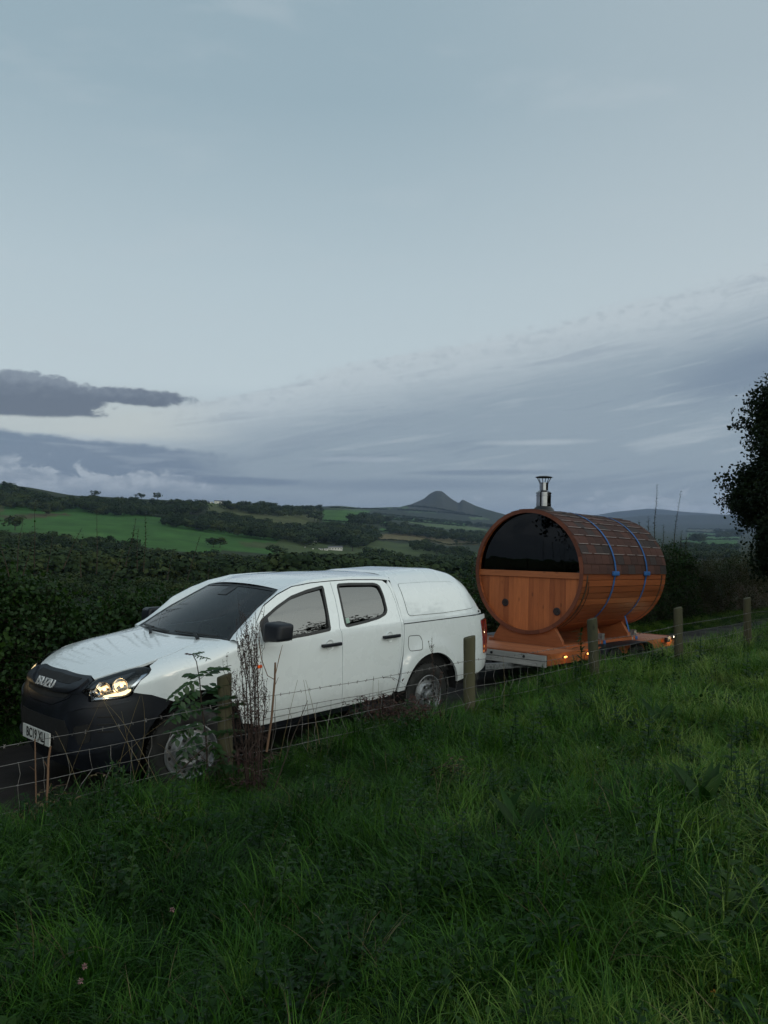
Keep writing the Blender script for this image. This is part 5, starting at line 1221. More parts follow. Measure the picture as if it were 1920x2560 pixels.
# ------------------------------------------------------------------ hedges beyond the lane
twigsA=[twig(200+k,30,.42,.042,.060,M_BRAMBLE) for k in range(5)]+[twig(210+k,34,.36,.030,.045,M_BRAMBLE) for k in range(3)]
twigsB=[twig(230+k,40,.40,.032,.045,M_BROWNLEAF) for k in range(5)]
bare=[twig(240,3,.7,.02,.03,M_BROWNLEAF)]
def hedge(name,x0,x1,y0,topf,label,tw,dens,seed,depth=1.5):
    root=empty(name,tuple(l2w((x0+x1)/2,y0,0)),(0,0,0),label,'hedge'); g_=np.random.default_rng(seed); L=x1-x0; inv=np.array(root.location)
    # woody heart
    P=[];nx_,na_=int(L*4)+1,13
    for i in range(nx_):
        xx=x0+L*i/(nx_-1); H=topf(xx)-.28
        for k in range(na_):
            t=math.pi*k/(na_-1); yy=y0+depth/2+.05-(depth/2-.22)*math.cos(t)*(1+.12*math.sin(xx*5+k)); zz=max(-.05,H*(math.sin(t)**.55)*(1+.06*math.sin(xx*3.1+k*1.3)+.05*math.sin(xx*7.7+k)))
            p=l2w(xx,yy,zz+.1-min(max(xx-6.2,0),26)*.033); P.append((p.x-inv[0],p.y-inv[1],p.z-inv[2]))
    mb=MB().add(P,[(i*na_+k,i*na_+k+1,(i+1)*na_+k+1,(i+1)*na_+k) for i in range(nx_-1) for k in range(na_-1)]); mb.build('woody_core',M_SOIL,root,60,fixn=False)
    n=int(L*3.6*dens); xx=g_.uniform(x0,x1,n); t=np.arccos(g_.uniform(-.45,1,n)) ; H=np.array([topf(v) for v in xx]); bulge=.16*vnoise(xx*1.3,t*2,1,seed)+g_.normal(0,.08,n)
    rad=g_.uniform(.80,1.02,n); zz=(H+bulge)*np.sin(t)**.6*rad; zz=np.where(g_.random(n)<.6,g_.uniform(.0,1,n)*(H+bulge),zz); s_=np.clip(zz/np.maximum(H,.1),0,1); face=(depth/2)*(1-s_**3)**(1/2.2)
    yy=y0+depth/2-face*rad-bulge*.6*(s_<.9); top_=g_.random(n)<.28; yy=np.where(top_,y0+g_.uniform(.1,depth-.1,n),yy); zz=np.where(top_,H+bulge-.08-.4*np.abs((yy-y0-depth/2)/(depth/2))**3,zz)
    W=TO[None]+xx[:,None]*HX+yy[:,None]*NY; W[:,2]=zz+.12-np.clip(xx-6.2,0,26)*.033
    rot=np.stack([g_.normal(0,.8,n),g_.normal(0,.8,n),g_.uniform(0,6.28,n)],1)
    face_tilt=~top_; rot[face_tilt,0]+=0
    sc=g_.uniform(.6,1.15,n); o=scatter('foliage',W-inv,rot,sc,g_.integers(0,len(tw),n),tw,root); return root
hA=lambda x:float(np.interp(x,[-9,-3,.0,.6,1.3,2.0,2.6,3.2,4,5.5],[1.75,1.75,1.46,1.36,1.20,1.05,.92,.76,.62,.50]))+.13*math.sin(x*2.9)+.11*math.sin(x*6.1+1)
hB=lambda x:float(np.interp(x,[5.5,7,9,13,15,18,20,21],[.55,.70,.95,1.3,1.6,1.9,1.95,1.75]))+.09*math.sin(x*1.9)+.06*math.sin(x*4.7)
hC=lambda x:float(np.interp(x,[20,22,25,28,40],[1.7,1.5,1.5,1.85,2.2]))+.12*math.sin(x*1.3)+.08*math.sin(x*3.7)
hd1=hedge('bramble_hedge',-9,5.5,2.15,hA,'tangled bramble hedge behind the pickup bonnet with stems sticking out of its top',twigsA,135,1)
hd2=hedge('field_hedge',5.5,21,2.35,hB,'dark overgrown hedge behind the barrel sauna and trailer',twigsA[3:]+twigsB[:2],60,2)
hd3=hedge('brown_hedge',21,46,2.6,hC,'brownish hedge beyond the lane, under the big dark tree',twigsB+twigsA[5:6],34,3,1.8)
# stems sticking out of the hedges
def shoot(parent,x,y,z0,H,lean,seed,n=22,ll=.05,mat=None,name='shoot',leafy=True,r0=.007):
    rr=random.Random(seed); p=Vector(l2w(x,y,z0)); base=Vector(parent.location) if parent else Vector((0,0,0)); d_=Vector((lean[0],lean[1],1)).normalized(); path=[p]; 
    for k in range(7): d_=(d_+Vector((rr.gauss(0,.05),rr.gauss(0,.05),0))).normalized(); path.append(path[-1]+d_*H/7)
    path=[q-base for q in path]; mb=MB(); plant_stem(mb,path,r0,.0015); o=mb.build(name,M_TWIG,parent,60,fixn=False)
    lm=MB()
    for k in range(n):
        t=(.15+.85*k/n)*6.99; i=int(t); q=path[i].lerp(path[i+1],t-i); a=k*2.4; leaf(lm,q,(math.cos(a),math.sin(a),rr.uniform(-.3,.8)),(0,0,1),ll*(1.2-.6*k/n)*rr.uniform(.7,1.2),ll*.45,.3)
    me_=lm.mesh('leaves',180,mat or M_BRAMBLE,fixn=False); q_=link('leaf_cluster',me_,o); q_['kind']='stuff'; return o
def lane_x(px,yl):
    """local (along-lane) coordinate of the vertical plane y=yl seen at image column px"""
    u=(px-960)/FPX; d_=(6.5216+yl)/(.681-.7325*u); W=np.array([u*d_,d_]); return float((W[0]-TO[0])*HX[0]+(W[1]-TO[1])*HX[1]),d_
def zat(py,d_): return EYE-(py-1336)*d_/FPX
for k,(px,py,yl,H,le,n_) in enumerate([(88,1262,2.6,.75,(.02,.0),16),(45,1300,2.5,.6,(.1,.0),18),(243,1285,2.6,.75,(0,.0),14),(316,1297,2.6,.62,(.0,.02),34),(345,1325,2.4,.5,(-.1,0),26),(360,1288,2.7,.75,(.02,0),40),(470,1338,2.7,.62,(.28,.0),22),(25,1330,2.3,.5,(-.2,0),20),(160,1318,2.4,.5,(.3,0),24),(205,1340,2.3,.5,(-.1,0),26),(280,1350,2.4,.5,(.5,.1),26),(120,1345,2.4,.4,(.1,0),26),(420,1375,2.5,.4,(.2,0),20),(520,1400,2.5,.35,(.3,0),16),(60,1350,2.2,.4,(.2,0),20)]):
    x,d_=lane_x(px,yl); shoot(hd1,x,yl,zat(py,d_)-H,H*1.05,le,300+k,n_,.05)
for k,(px,py,yl,H) in enumerate([(1600,1300,2.9,.6),(1620,1290,3.0,.8),(1655,1310,3.0,.8),(1700,1325,3.0,.6),(1712,1340,2.8,.5),(1740,1362,2.9,.5),(1180,1385,2.8,.4),(1015,1395,2.8,.4)]):
    x,d_=lane_x(px,yl); shoot(hd2,x,yl,zat(py,d_)-H,H*1.05,(.05,.02),340+k,24,.09,r0=.012)
for px,py,lb,sd_ in ((1637,1201,'taller of two thin leafy spires rising above the hedge behind the barrel sauna',51),(1683,1222,'shorter of two thin leafy spires rising above the hedge behind the barrel sauna',52)):
    x,d_=lane_x(px,3.0); zt=zat(py,d_); rt=empty('tall_spire_plant',tuple(l2w(x,3.0,zt-2.4)),(0,0,0),lb,'plant'); shoot(rt,x,3.0,zt-2.4,2.4,(.0,.0),sd_,64,.085,M_BRAMBLE,'stem',True,.016)
# ------------------------------------------------------------------ big tree at the right edge
leafcl=[twig(400+k,60,.8,.085,.115,M_OAK,spread=1.15) for k in range(4)]
def big_tree(name,loc,Rh,Rz,zc,label,n,seed,tr_r=.28,sc0=1.0):
    root=empty(name,loc,(0,0,0),label,'tree'); g_=np.random.default_rng(seed); rr=random.Random(seed)
    tk=MB(); H=zc; path=[(0,0,-.3),(.05,.02,H*.3),(-.05,.05,H*.6),(.0,.0,H*1.1),(.1,.05,H+Rz*.6)]; tk.tube(path,[tr_r*1.3,tr_r,tr_r*.8,tr_r*.5,.04],10,False); trunk=tk.build('trunk',M_BARK,root,60,fixn=False)
    lobes=[]
    for k in range(44):
        d_=g_.normal(size=3); d_/=np.linalg.norm(d_); d_[2]=d_[2]*.95 if d_[2]>-.2 else d_[2]*.9; rad_=g_.uniform(.45,.95); tp=1-.40*max(-.3,d_[2]); c_=np.array([d_[0]*Rh*rad_*tp,d_[1]*Rh*rad_*tp,zc+d_[2]*Rz*rad_]); lobes.append((c_,g_.uniform(.24,.38)*Rh))
    for c_,r_ in lobes[:14]:
        lm=MB(); z0=H*rr.uniform(.45,.95); lm.tube([(0,0,z0),(c_[0]*.4,c_[1]*.4,z0+(c_[2]-z0)*.5+.1),(c_[0]*.9,c_[1]*.9,c_[2])],[tr_r*.35,tr_r*.2,.02],6,False); lm.build('limb',M_BARK,root,60,fixn=False)
    per=n//len(lobes); P=[]
    for c_,r_ in lobes:
        d_=g_.normal(size=(per,3)); d_/=np.linalg.norm(d_,axis=1,keepdims=True); P.append(c_+d_*r_*g_.uniform(.3,.92,(per,1)))
    P=np.concatenate(P); m=len(P); o=scatter('crown',P,g_.normal(0,1.2,(m,3)),g_.uniform(.5,1.0,m)*sc0,g_.integers(0,4,m),leafcl,root); return root
big_tree('oak_tree',(14.0,21.8,-.5),3.45,4.5,4.0,'big dark leafy tree standing in the hedge, cut off by the right edge',15000,5)
big_tree('roadside_tree',(-9.5,4.5,.0),3.0,3.0,4.6,'broad dark roadside tree left of the pickup and outside the picture',2600,6)
for k,(x,y,h_,lb) in enumerate([(12.4,9.6,3.1,'nearest tree at the right edge of the field, mirrored in the side windows'),(14.5,14,2.8,'rounded tree to the right of the field, between the camera and the lane'),(17,2,3.4,'large tree behind the camera at the corner of the field')]):
    big_tree('field_edge_tree',(x,y,.3),3.3,2.6,h_,lb,1300,20+k,.22,1.4)
# ------------------------------------------------------------------ far woods, hedgerows, trees, buildings
crowns=[crown(500+k,300) for k in range(6)]
WOODS=[
 ('wood','dark wood running along the ridge, left',c4([(0,105),(120,140),(250,168),(480,172),(620,178),(800,195),(810,228),(530,232),(440,220),(330,196),(300,212),(150,205),(0,190)]),9,1.0,430),
 ('wood','dark clump on the ridge top',c4([(812,188),(935,185),(935,212),(815,222)]),12,1.0,60),
 ('wood','row of trees on the ridge',c4([(1025,190),(1200,195),(1350,210),(1500,220),(1500,226),(1350,242),(1200,232),(1050,206)]),9.5,1.0,170),
 ('wood','diagonal wooded belt above the big green field',c4([(750,248),(860,246),(1100,262),(1260,300),(1400,335),(1440,368),(1380,352),(1050,310),(760,274)]),9,1.0,210),
 ('hedgerow','broken belt of trees across the olive field',c4([(955,235),(1100,245),(1230,275),(1300,300),(1200,292),(970,262)]),8,1.0,80),
 ('wood','dark wood by the farm',c4([(1470,290),(1659,300),(1700,350),(1659,362),(1500,352),(1430,335)]),9,1.0,120),
 ('wood','long dark wood along the valley bottom, left part',c4([(0,345),(60,330),(110,340),(200,335),(330,352),(430,360),(500,348),(600,362),(640,400),(700,416),(880,430),(1100,432),(1200,445),(1350,455),(1659,440),(1659,520),(1000,545),(0,545)]),5.5,1.0,1000),
 ('hedgerow','hedgerow of trees below the far peak',c5([(410,252),(560,245),(760,262),(900,275),(1110,290),(1300,308),(1300,325),(1150,306),(900,286),(700,268),(570,284),(430,278)]),12,1.0,210),
 ('wood','dark wood in the middle of the valley',c5([(240,305),(450,306),(580,335),(590,362),(500,402),(380,398),(250,372),(100,352),(0,345),(0,305)]),10,1.0,330),
 ('wood','belt of trees above the tan field',c5([(630,300),(780,305),(900,335),(1200,355),(1220,392),(1000,372),(850,357),(640,332)]),12,1.0,220),
 ('hedgerow','dark trees along the lower edge of the tan field',c5([(760,415),(880,405),(900,442),(780,428)]),9,1.0,22),
 ('hedgerow','straggling trees right of the tan field',c5([(950,435),(1100,445),(1180,468),(1100,472),(960,455)]),8,1.0,36),
 ('hedgerow','tall trees at the head of the bottom wood',c5([(490,465),(600,470),(720,485),(720,510),(500,505)]),9,1.0,40),
 ('wood','long dark wood along the valley bottom, right part',c5([(0,505),(240,498),(480,505),(720,510),(870,495),(1000,500),(1170,490),(1250,500),(1250,620),(0,620)]),7,1.0,820),
 ('wood','dark wood on the far plain right of the sauna',c6([(640,1200),(710,1195),(720,1228),(640,1228)]),16,1.0,30),
 ('wood','dark wood on the far plain under the tree',c6([(800,1165),(1000,1160),(1000,1195),(810,1200)]),22,1.0,60),
 ('wood','scrubby wood below the plain right of the sauna',c6([(480,1255),(700,1262),(950,1270),(950,1340),(480,1340)]),8,1.0,260)]
extra=['left end of the ridge','single dark clump','right end of the ridge']
g_=np.random.default_rng(77); cnt=0; ins_labels={}
for nm,lb,poly,h,den,n in WOODS:
    px=np.array([p[0] for p in poly]);py=np.array([p[1] for p in poly]); P=[];S_=[];tries=0
    while len(P)<n and tries<n*8:
        tries+=1; a=g_.uniform(px.min(),px.max()); b=g_.uniform(py.min(),py.max())
        if not inpoly(np.array([a]),np.array([b]),poly)[0]: continue
        q=far_xyz(a,b)
        if q is None: continue
        q2=far_xyz(a,b+h*.95*FPX/math.hypot(q[0],q[1]))
        if q2 is None: continue
        P.append(q2); S_.append(h*g_.uniform(.6,1.25))
    P=np.array(P); m=len(P); S_=np.array(S_)
    sc=np.stack([S_*g_.uniform(.9,1.5,m),S_*g_.uniform(.9,1.5,m),S_],1); rot=np.stack([np.zeros(m),np.zeros(m),g_.uniform(0,6.28,m)],1)
    o=scatter(nm,P-np.array([0,0,.4]),rot,sc,g_.integers(0,6,m),crowns); tag(o,lb,'wood' if nm=='wood' else 'hedgerow')
# rough scrub on the slope that falls from the hedge to the valley wood
m=1500; r_=np.exp(g_.uniform(math.log(24),math.log(190),m)); a_z=g_.uniform(R(-36),R(30),m); xs2,ys2=r_*np.sin(a_z),r_*np.cos(a_z); lyy=(xs2-TO[0])*NY[0]+(ys2-TO[1])*NY[1]; kp=lyy>7; xs2,ys2,r_=xs2[kp],ys2[kp],r_[kp]; m=len(xs2); hh=g_.uniform(.8,2.0,m)*np.clip(r_/70,.55,1.5)
o=scatter('scrub',np.stack([xs2,ys2,ground(xs2,ys2)-.15],1),np.stack([np.zeros(m),np.zeros(m),g_.uniform(0,6.28,m)],1),np.stack([hh*1.6,hh*1.6,hh],1),g_.integers(0,3,m),[crown(560+k,700,1.0,.09) for k in range(3)]); tag(o,'rough dark scrub on the slope falling away behind the bramble hedge','scrub')
# thin hedge lines
lines=[c4([(0,188),(330,215),(520,238),(750,268)]),c5([(560,248),(700,262),(1110,300)]),c5([(640,282),(870,303),(1100,322)]),c5([(250,290),(640,312)]),c5([(590,355),(740,342)]),c5([(860,402),(1000,432),(1190,424)]),c5([(300,215),(640,226)]),c5([(420,276),(640,296)]),c5([(360,392),(560,402),(720,408),(860,428)]),c5([(700,225),(1000,245),(1200,268)]),c5([(760,205),(900,215),(1100,250)]),c6([(600,1186),(960,1200)]),c6([(560,1240),(960,1236)]),c6([(640,1212),(930,1216)]),c6([(600,1165),(960,1170)])]
P=[]
for L in lines:
    for (xa,ya),(xb,yb) in zip(L[:-1],L[1:]):
        d_=math.hypot(xb-xa,yb-ya); k=int(d_/2.2)+1
        for j in range(k):
            t=j/k+g_.uniform(-.3,.3)/k; q=far_xyz(xa+(xb-xa)*t,ya+(yb-ya)*t+g_.normal(0,.3))
            if q: P.append((*q,math.hypot(q[0],q[1])))
P=np.array(P); m=len(P); hh=np.clip(P[:,3]*.0022,2.0,9)*g_.uniform(.6,1.3,m); o=scatter('hedgerow',P[:,:3]-np.array([0,0,.3]),np.stack([np.zeros(m),np.zeros(m),g_.uniform(0,6.28,m)],1),np.stack([hh*1.7,hh*1.7,hh],1),g_.integers(0,6,m),crowns); tag(o,'thin dark hedge lines dividing the far fields','hedgerow')
# specks of scrub on the far hill
def far_tree(px,py,h,label,wide=1.2,seed=0):
    q=far_xyz(px,py); root=empty('field_tree',q,(0,0,seed*1.3),label,'tree','single trees on the far hillside')
    MB().tube([(0,0,-.3),(0,0,h*.45)],[h*.035,h*.02],6).build('trunk',M_BARK,root); o=link('crown',crowns[seed%6],root); o.scale=(h*wide,h*wide,h)
for k,(p,h,lb,wd) in enumerate([(c5([(500,300)])[0],9,'small round tree alone in the bright green field below the far hill',1.2),(c5([(1120,424)])[0],9,'nearer of two neighbouring trees at the end of the tan field',1.1),(c5([(1145,426)])[0],9,'second of two neighbouring trees, beside the sauna rim',1.1),(c5([(1043,428)])[0],7,'small thin tree on the lower edge of the tan field',.9),(c5([(430,470)])[0],13,'tall dark tree between the farm buildings and the olive field',1.1),(c5([(328,436)])[0],15,'broad dark tree standing between the two pale farm buildings',1.5),(c5([(205,292)])[0],16,'large tree at the edge of the olive field on the ridge',1.6),(c5([(232,300)])[0],11,'smaller tree just below the large tree on the ridge',1.2),(c4([(212,262)])[0],6,'low round bush alone near the top of the big green field',1.9),(c4([(985,404)])[0],7,'left half of the bushy pair low in the big green field',1.6),(c4([(1015,406)])[0],7,'right half of the bushy pair low in the big green field',1.6),(c4([(1268,443)])[0],7,'rounded tree low in the green field left of the farm',1.7),(c4([(725,186)])[0],11,'single round tree standing on the skyline',1.1),(c4([(650,182)])[0],9,'flat topped tree on the skyline in the ridge wood',1.5),(c4([(440,176)])[0],9,'pale gap tree on the skyline left of the ridge wood',1.3),(c5([(928,486)])[0],9,'slender tree in front of the bottom wood near the sauna',.8),(c4([(70,330)])[0],10,'big rounded tree at the left edge of the green field',1.5)]):
    far_tree(p[0],p[1],h,lb,wd,k)
def house(px,py,w_,h_,dp,label,name='farmhouse',wall=None,roofm=None,flat=False,yaw=0.1,nw=3):
    q=far_xyz(px,py); az_=math.atan2(q[0],q[1]); root=empty(name,q,(0,0,-az_+yaw),label,'building' if name!='farmhouse' else 'house')
    MB().box((-w_/2,0,-1.5),(w_/2,dp,h_)).build('wall',wall or M_HOUSE,root)
    rh=h_*.45 if not flat else h_*.12
    MB().prism([(-.35,h_-.05),(dp+.35,h_-.05),(dp/2,h_+rh)],-w_/2-.3,w_/2+.3,'x').build('roof',roofm or M_ROOF,root)
    for k in range(nw):
        x=-w_/2+w_*(k+.5)/nw; f_=MB().box((x-.45,-.06,h_*.40),(x+.45,-.0,h_*.75)).build('window',M_WIN,root)
P5=lambda x,y:c5([(x,y)])[0]; P4=lambda x,y:c4([(x,y)])[0]
for (p,w_,h_,dp,lb,nm,wm,rm,fl,nw) in [
 (P5(293,391),5.2,3.4,5,'cream farmhouse with a pitched roof among dark trees on the far hillside','farmhouse',M_HOUSE,M_ROOF,False,1),
 (P5(266,391),3.4,2.4,4,'small lean-to building against the cream farmhouse','farm_building',M_BARN,M_ROOF,True,1),
 (P5(330,466),11.5,2.6,6,'long low whitewashed farm building below the cream farmhouse','farm_building',M_HOUSE,M_ROOF,False,5),
 (P5(274,466),3.2,1.6,3,'small white shed left of the long low farm building','shed',M_HOUSE,M_ROOF,True,1),
 (P5(247,464),2.2,1.3,2,'tiny pale shed at the left end of the farmyard','shed',M_HOUSE,M_ROOF,True,1),
 (P4(1010,199),13,3.2,7,'white cottage on the open part of the ridge','farmhouse',M_HOUSE,M_ROOF,False,3),
 (P4(1107,222),7,2.2,5,'small barn with a reddish roof below the ridge trees','barn',M_BARN,M_REDROOF,False,1),
 (P4(441,226),15,4.5,8,'dark barn at the top edge of the big green field','barn',M_BARN,M_ROOF,False,0),
 (P4(538,238),10,3.2,8,'lower dark barn right of the first barn on the field edge','barn',M_BARN,M_ROOF,False,0),
 (P4(975,190),4,2,4,'tiny pale hut left of the white ridge cottage','hut',M_HOUSE,M_ROOF,True,1)]:
    house(p[0],p[1],w_,h_,dp,lb,nm,wm,rm,fl,.1,nw)
# sheep by the farm
shp=[(207,418),(214,420),(238,416),(196,462),(232,460),(150,452)]
for k,(a,b) in enumerate(shp):
    q=far_xyz(*P5(a,b)); root=empty('sheep',q,(0,0,k*1.1),'white sheep grazing in the sloping field beside the farm','sheep','sheep in the field beside the farm')
    MB().lathe([(.001,-.75),(.32,-.6),(.42,-.2),(.42,.3),(.30,.6),(.001,.72)],8,'x',(0,0,.75)).build('body',M_HOUSE,root,180)
    MB().lathe([(.001,-.2),(.13,-.1),(.10,.15),(.001,.2)],6,'x',(.88,0,.85)).build('head',M_BARN,root,180)
    lg=MB(); [lg.tube([(xx,yy,.5),(xx,yy,0)],.05,4) for xx in (-.4,.4) for yy in (-.2,.2)]
    for xx in (-.4,.4):
        for yy in (-.2,.2): MB().tube([(xx,yy,.5),(xx,yy,0)],.05,4).build('leg',M_BARN,root)

# ------------------------------------------------------------------ plants in front of the fence
def at(px,py,depth):
    """point seen at a pixel of the photograph, at a chosen depth in metres"""
    u,v=(px-960)/FPX,(py-1280)/FPX; c_,s_=math.cos(PITCH),math.sin(PITCH); d_=np.array([0,c_,s_])+u*np.array([1,0,0])-v*np.array([0,-s_,c_]); return np.array([0,0,EYE])+d_*depth/d_[1]
def pathpx(L,depth): return [at(x,y,depth+(dd[0] if dd else 0)) for (x,y,*dd) in L]
# sapling with feathery leaves
rt=empty('rowan_sapling',tuple(at(505,2000,5.9)),(0,0,0),'green sapling with feathery compound leaves growing against the nearest fence post','sapling'); b0=np.array(rt.location)
stem=pathpx([(512,2030),(520,1930),(517,1850),(505,1760),(500,1700),(492,1655),(484,1640)],5.9)
mb=MB(); plant_stem(mb,[p-b0 for p in stem],.008,.003,6); mb.build('stem',M_TWIG,rt,60,fixn=False)
def compound(base,tip,n,L,W,seed,mat=M_ROWAN,droop=.04):
    rr=random.Random(seed); A=Vector(base);B=Vector(tip); mid=(A+B)/2+Vector((0,0,droop)); path=[A*(1-t)**2+mid*2*t*(1-t)+B*t*t for t in [k/8 for k in range(9)]]
    mb=MB(); mb.tube(path,[.002]*8+[.001],4,False); ax=(B-A).normalized(); sd_=ax.cross(Vector((0,0,1))).normalized()
    if abs(sd_.y)>.8: sd_=Vector((1,0,0))
    for k in range(n):
        t=.22+.78*k/(n-1); i=min(7,int(t*8)); q=path[i].lerp(path[i+1],t*8-i)
        for s_ in (-1,1): leaf(mb,q,sd_*s_*.9+ax*.55+Vector((rr.gauss(0,.15),rr.gauss(0,.15),-.25+rr.gauss(0,.15))),(0,-.5,1),L*(1-.35*abs(t-.5))*rr.uniform(.85,1.1),W,.25)
    leaf(mb,B,ax,(0,0,1),L,W,.25); me_=mb.mesh('leaf',180,mat,fixn=False); return me_
LV=[((500,1700),(438,1740)),((500,1700),(560,1672)),((503,1720),(445,1765)),((505,1745),(560,1712)),((505,1750),(432,1800)),((508,1770),(575,1745)),((512,1800),(445,1850)),((515,1810),(580,1790)),((517,1830),(460,1880)),((517,1840),(590,1830)),((519,1860),(455,1905)),((520,1880),(575,1880)),((520,1900),(470,1950)),((500,1700),(475,1690)),((508,1775),(455,1790)),((517,1815),(430,1830)),((520,1850),(560,1900)),((515,1790),(600,1760)),((500,1715),(545,1735)),((520,1920),(590,1925)),((520,1930),(480,1990))]
for k,(a,b) in enumerate(LV):
    dd=random.uniform(-.12,.12); me_=compound(at(*a,5.9)-b0,at(*b,5.9+dd)-b0,6,.080,.040,k); link('leaf',me_,rt)
for k,(a,b) in enumerate([((484,1640),(520,1648)),((484,1640),(505,1632)),((484,1640),(470,1636))]):
    link('leaf',compound(at(*a,5.9)-b0,at(*b,5.85)-b0,5,.035,.014,60+k,M_PINKLEAF if k==2 else M_ROWAN,.01),rt)
# dead dock: dark reddish seed stalks right of the nearest post
def dock(name,label,stalks,depth,seed,dens=30,r0=.006):
    rr=random.Random(seed); b0=at(stalks[0][0][0],stalks[0][0][1],depth); rt=empty(name,tuple(b0),(0,0,0),label,'plant')
    for j,L in enumerate(stalks):
        dd=rr.uniform(-.1,.12); P=[Vector(at(x,y,depth+dd)-b0) for x,y in L]; mb=MB(); plant_stem(mb,P,r0,.0018); H=(P[-1]-P[0]).length
        # side spikes with seeds in the upper two thirds
        nb=int(dens*.5)
        for k in range(nb):
            t=(.40+.58*rr.random())*(len(P)-1); i=min(len(P)-2,int(t)); q=P[i].lerp(P[i+1],t-i); a=rr.uniform(0,6.28); l=H*rr.uniform(.05,.15); e=q+Vector((math.cos(a)*l*.35,math.sin(a)*l*.35,l)); m_=(q+e)/2+Vector((math.cos(a)*l*.12,math.sin(a)*l*.12,0)); mb.tube([q,m_,e],[.0018,.0015,.001],3,False)
            for s_ in range(9):
                w_=q.lerp(e,rr.random())+Vector((rr.gauss(0,.005),rr.gauss(0,.005),rr.gauss(0,.006))); z_=rr.uniform(.003,.006); mb.add([w_+Vector((z_,0,0)),w_+Vector((-z_*.5,z_,0)),w_+Vector((-z_*.5,-z_,0)),w_+Vector((0,0,z_*1.6))],[(0,1,2),(0,1,3),(1,2,3),(2,0,3)])
        for k in range(int(dens*.9)):
            t=(.35+.65*rr.random())*(len(P)-1); i=min(len(P)-2,int(t)); w_=P[i].lerp(P[i+1],t-i)+Vector((rr.gauss(0,.007),rr.gauss(0,.007),0)); z_=rr.uniform(.004,.007); mb.add([w_+Vector((z_,0,0)),w_+Vector((-z_*.5,z_,0)),w_+Vector((-z_*.5,-z_,0)),w_+Vector((0,0,z_*1.6))],[(0,1,2),(0,1,3),(1,2,3),(2,0,3)])
        mb.build('stalk',M_DOCK,rt,None,fixn=False)
dock('dead_dock_plant','tall dead dark red dock stalks just right of the nearest fence post',[[(620,2060),(618,1900),(612,1760),(602,1640)],[(632,2065),(630,1920),(628,1780),(622,1590)],[(640,2070),(641,1900),(636,1700),(614,1545)],[(650,2065),(646,1900),(640,1750),(636,1580)],[(628,2060),(612,1900),(600,1800),(588,1700)],[(655,2060),(655,1900),(660,1800),(668,1720)],[(615,2080),(600,1950),(590,1850),(572,1680)],[(638,2060),(634,1880),(626,1730),(605,1600)],[(646,2062),(650,1880),(645,1700),(640,1560)],[(620,2070),(624,1850),(616,1700),(596,1610)]],5.75,1,44,.0075)
dock('dead_dock_plant','dead dark dock stalk in front of the rear wheel of the pickup',[[(1082,1830),(1083,1760),(1085,1690),(1080,1612)],[(1090,1830),(1094,1780),(1100,1720),(1105,1680)]],7.6,2,26,.004)
def heap(name,label,px,py,depth,wpx,hpx,n,seed,mat):
    rr=random.Random(seed); b0=at(px,py,depth); rt=empty(name,tuple(b0),(0,0,0),label,'plant'); s_=depth/FPX; mb=MB(); lm=MB()
    for k in range(n):
        x=rr.gauss(0,wpx*.35)*s_; z=abs(rr.gauss(0,hpx*.4))*s_; y=rr.gauss(0,.12); d_=Vector((rr.gauss(0,1),rr.gauss(0,.6),rr.gauss(.2,.4))).normalized(); l=rr.uniform(.06,.22); p=Vector((x,y,z)); mb.tube([p-d_*l*.5,p+Vector((0,0,.02)),p+d_*l*.5-Vector((0,0,.02))],[.003,.0025,.001],3,False)
        for j in range(3): leaf(lm,p+d_*l*rr.uniform(-.5,.5),(rr.gauss(0,1),rr.gauss(0,1),rr.gauss(-.3,.5)),(0,0,1),rr.uniform(.02,.05),rr.uniform(.012,.025),rr.uniform(.1,.9))
    o=mb.build('stalk',M_DOCK,rt,None,fixn=False); o['kind']='stuff'; o=link('withered_leaf',lm.mesh('withered_leaf',180,mat,fixn=False),rt); o['kind']='stuff'
M_WITHER=foliage('withered_leaves',[(.2,(.028,.010,.010)),(.8,(.075,.030,.022))],.15,.7,6)
heap('withered_dock','collapsed heap of withered dark brown dock leaves in the grass before the rear wheel',985,1790,7.2,150,60,150,4,M_WITHER)
heap('dock_litter','dark tangle of dead leaves and stalks round the foot of the dock plant',628,2065,5.72,75,230,170,9,M_WITHER)
heap('nettle_clump','low dark green weeds at the foot of the nearest fence post',560,2050,5.85,110,150,150,10,M_WEED)
heap('withered_nettles','patch of withered brown stems in the grass at the left, under the netting',120,2075,4.9,150,90,110,5,M_DRY)
heap('withered_nettles','small brown tuft of withered leaves in the middle of the grass slope',1125,1960,5.6,60,70,40,6,M_DRY)
def stick(name,label,L,depth,r0,r1,mat,cat='stick',sides=()):
    r0*=.72; r1*=.72
    P=[at(x,y,depth+(d_[0] if d_ else 0)) for x,y,*d_ in L]; b0=P[0]; m=len(P); mb=MB().tube([p-b0 for p in P],[r0+(r1-r0)*k/(m-1) for k in range(m)],7); rt=link(name,mb.mesh(name,60,mat,fixn=False),None,tuple(b0)); tag(rt,label,cat)
    for S_ in sides:
        q=[at(x,y,depth)-b0 for x,y in S_]; MB().tube(q,[r1*.45]*(len(q)-1)+[r1*.2],5).build('side_twig',mat,rt,60,fixn=False)
stick('broken_stem','pale broken stem with a snapped top standing right of the dead dock stalks',[(668,1880),(680,1800),(688,1700),(689,1657)],5.7,.013,.010,M_STICK,'stem',[[(689,1690),(700,1640),(707,1613)],[(688,1700),(670,1690),(655,1650),(648,1600),(650,1560)],[(686,1720),(697,1694)]])
stick('cut_stem','taller tan cut stem at the left in front of the number plate',[(118,2030),(121,1960),(123,1900),(128,1868)],4.95,.011,.009,M_STICK,'stem',[[(123,1925),(112,1905)],[(120,1985),(130,1960)]])
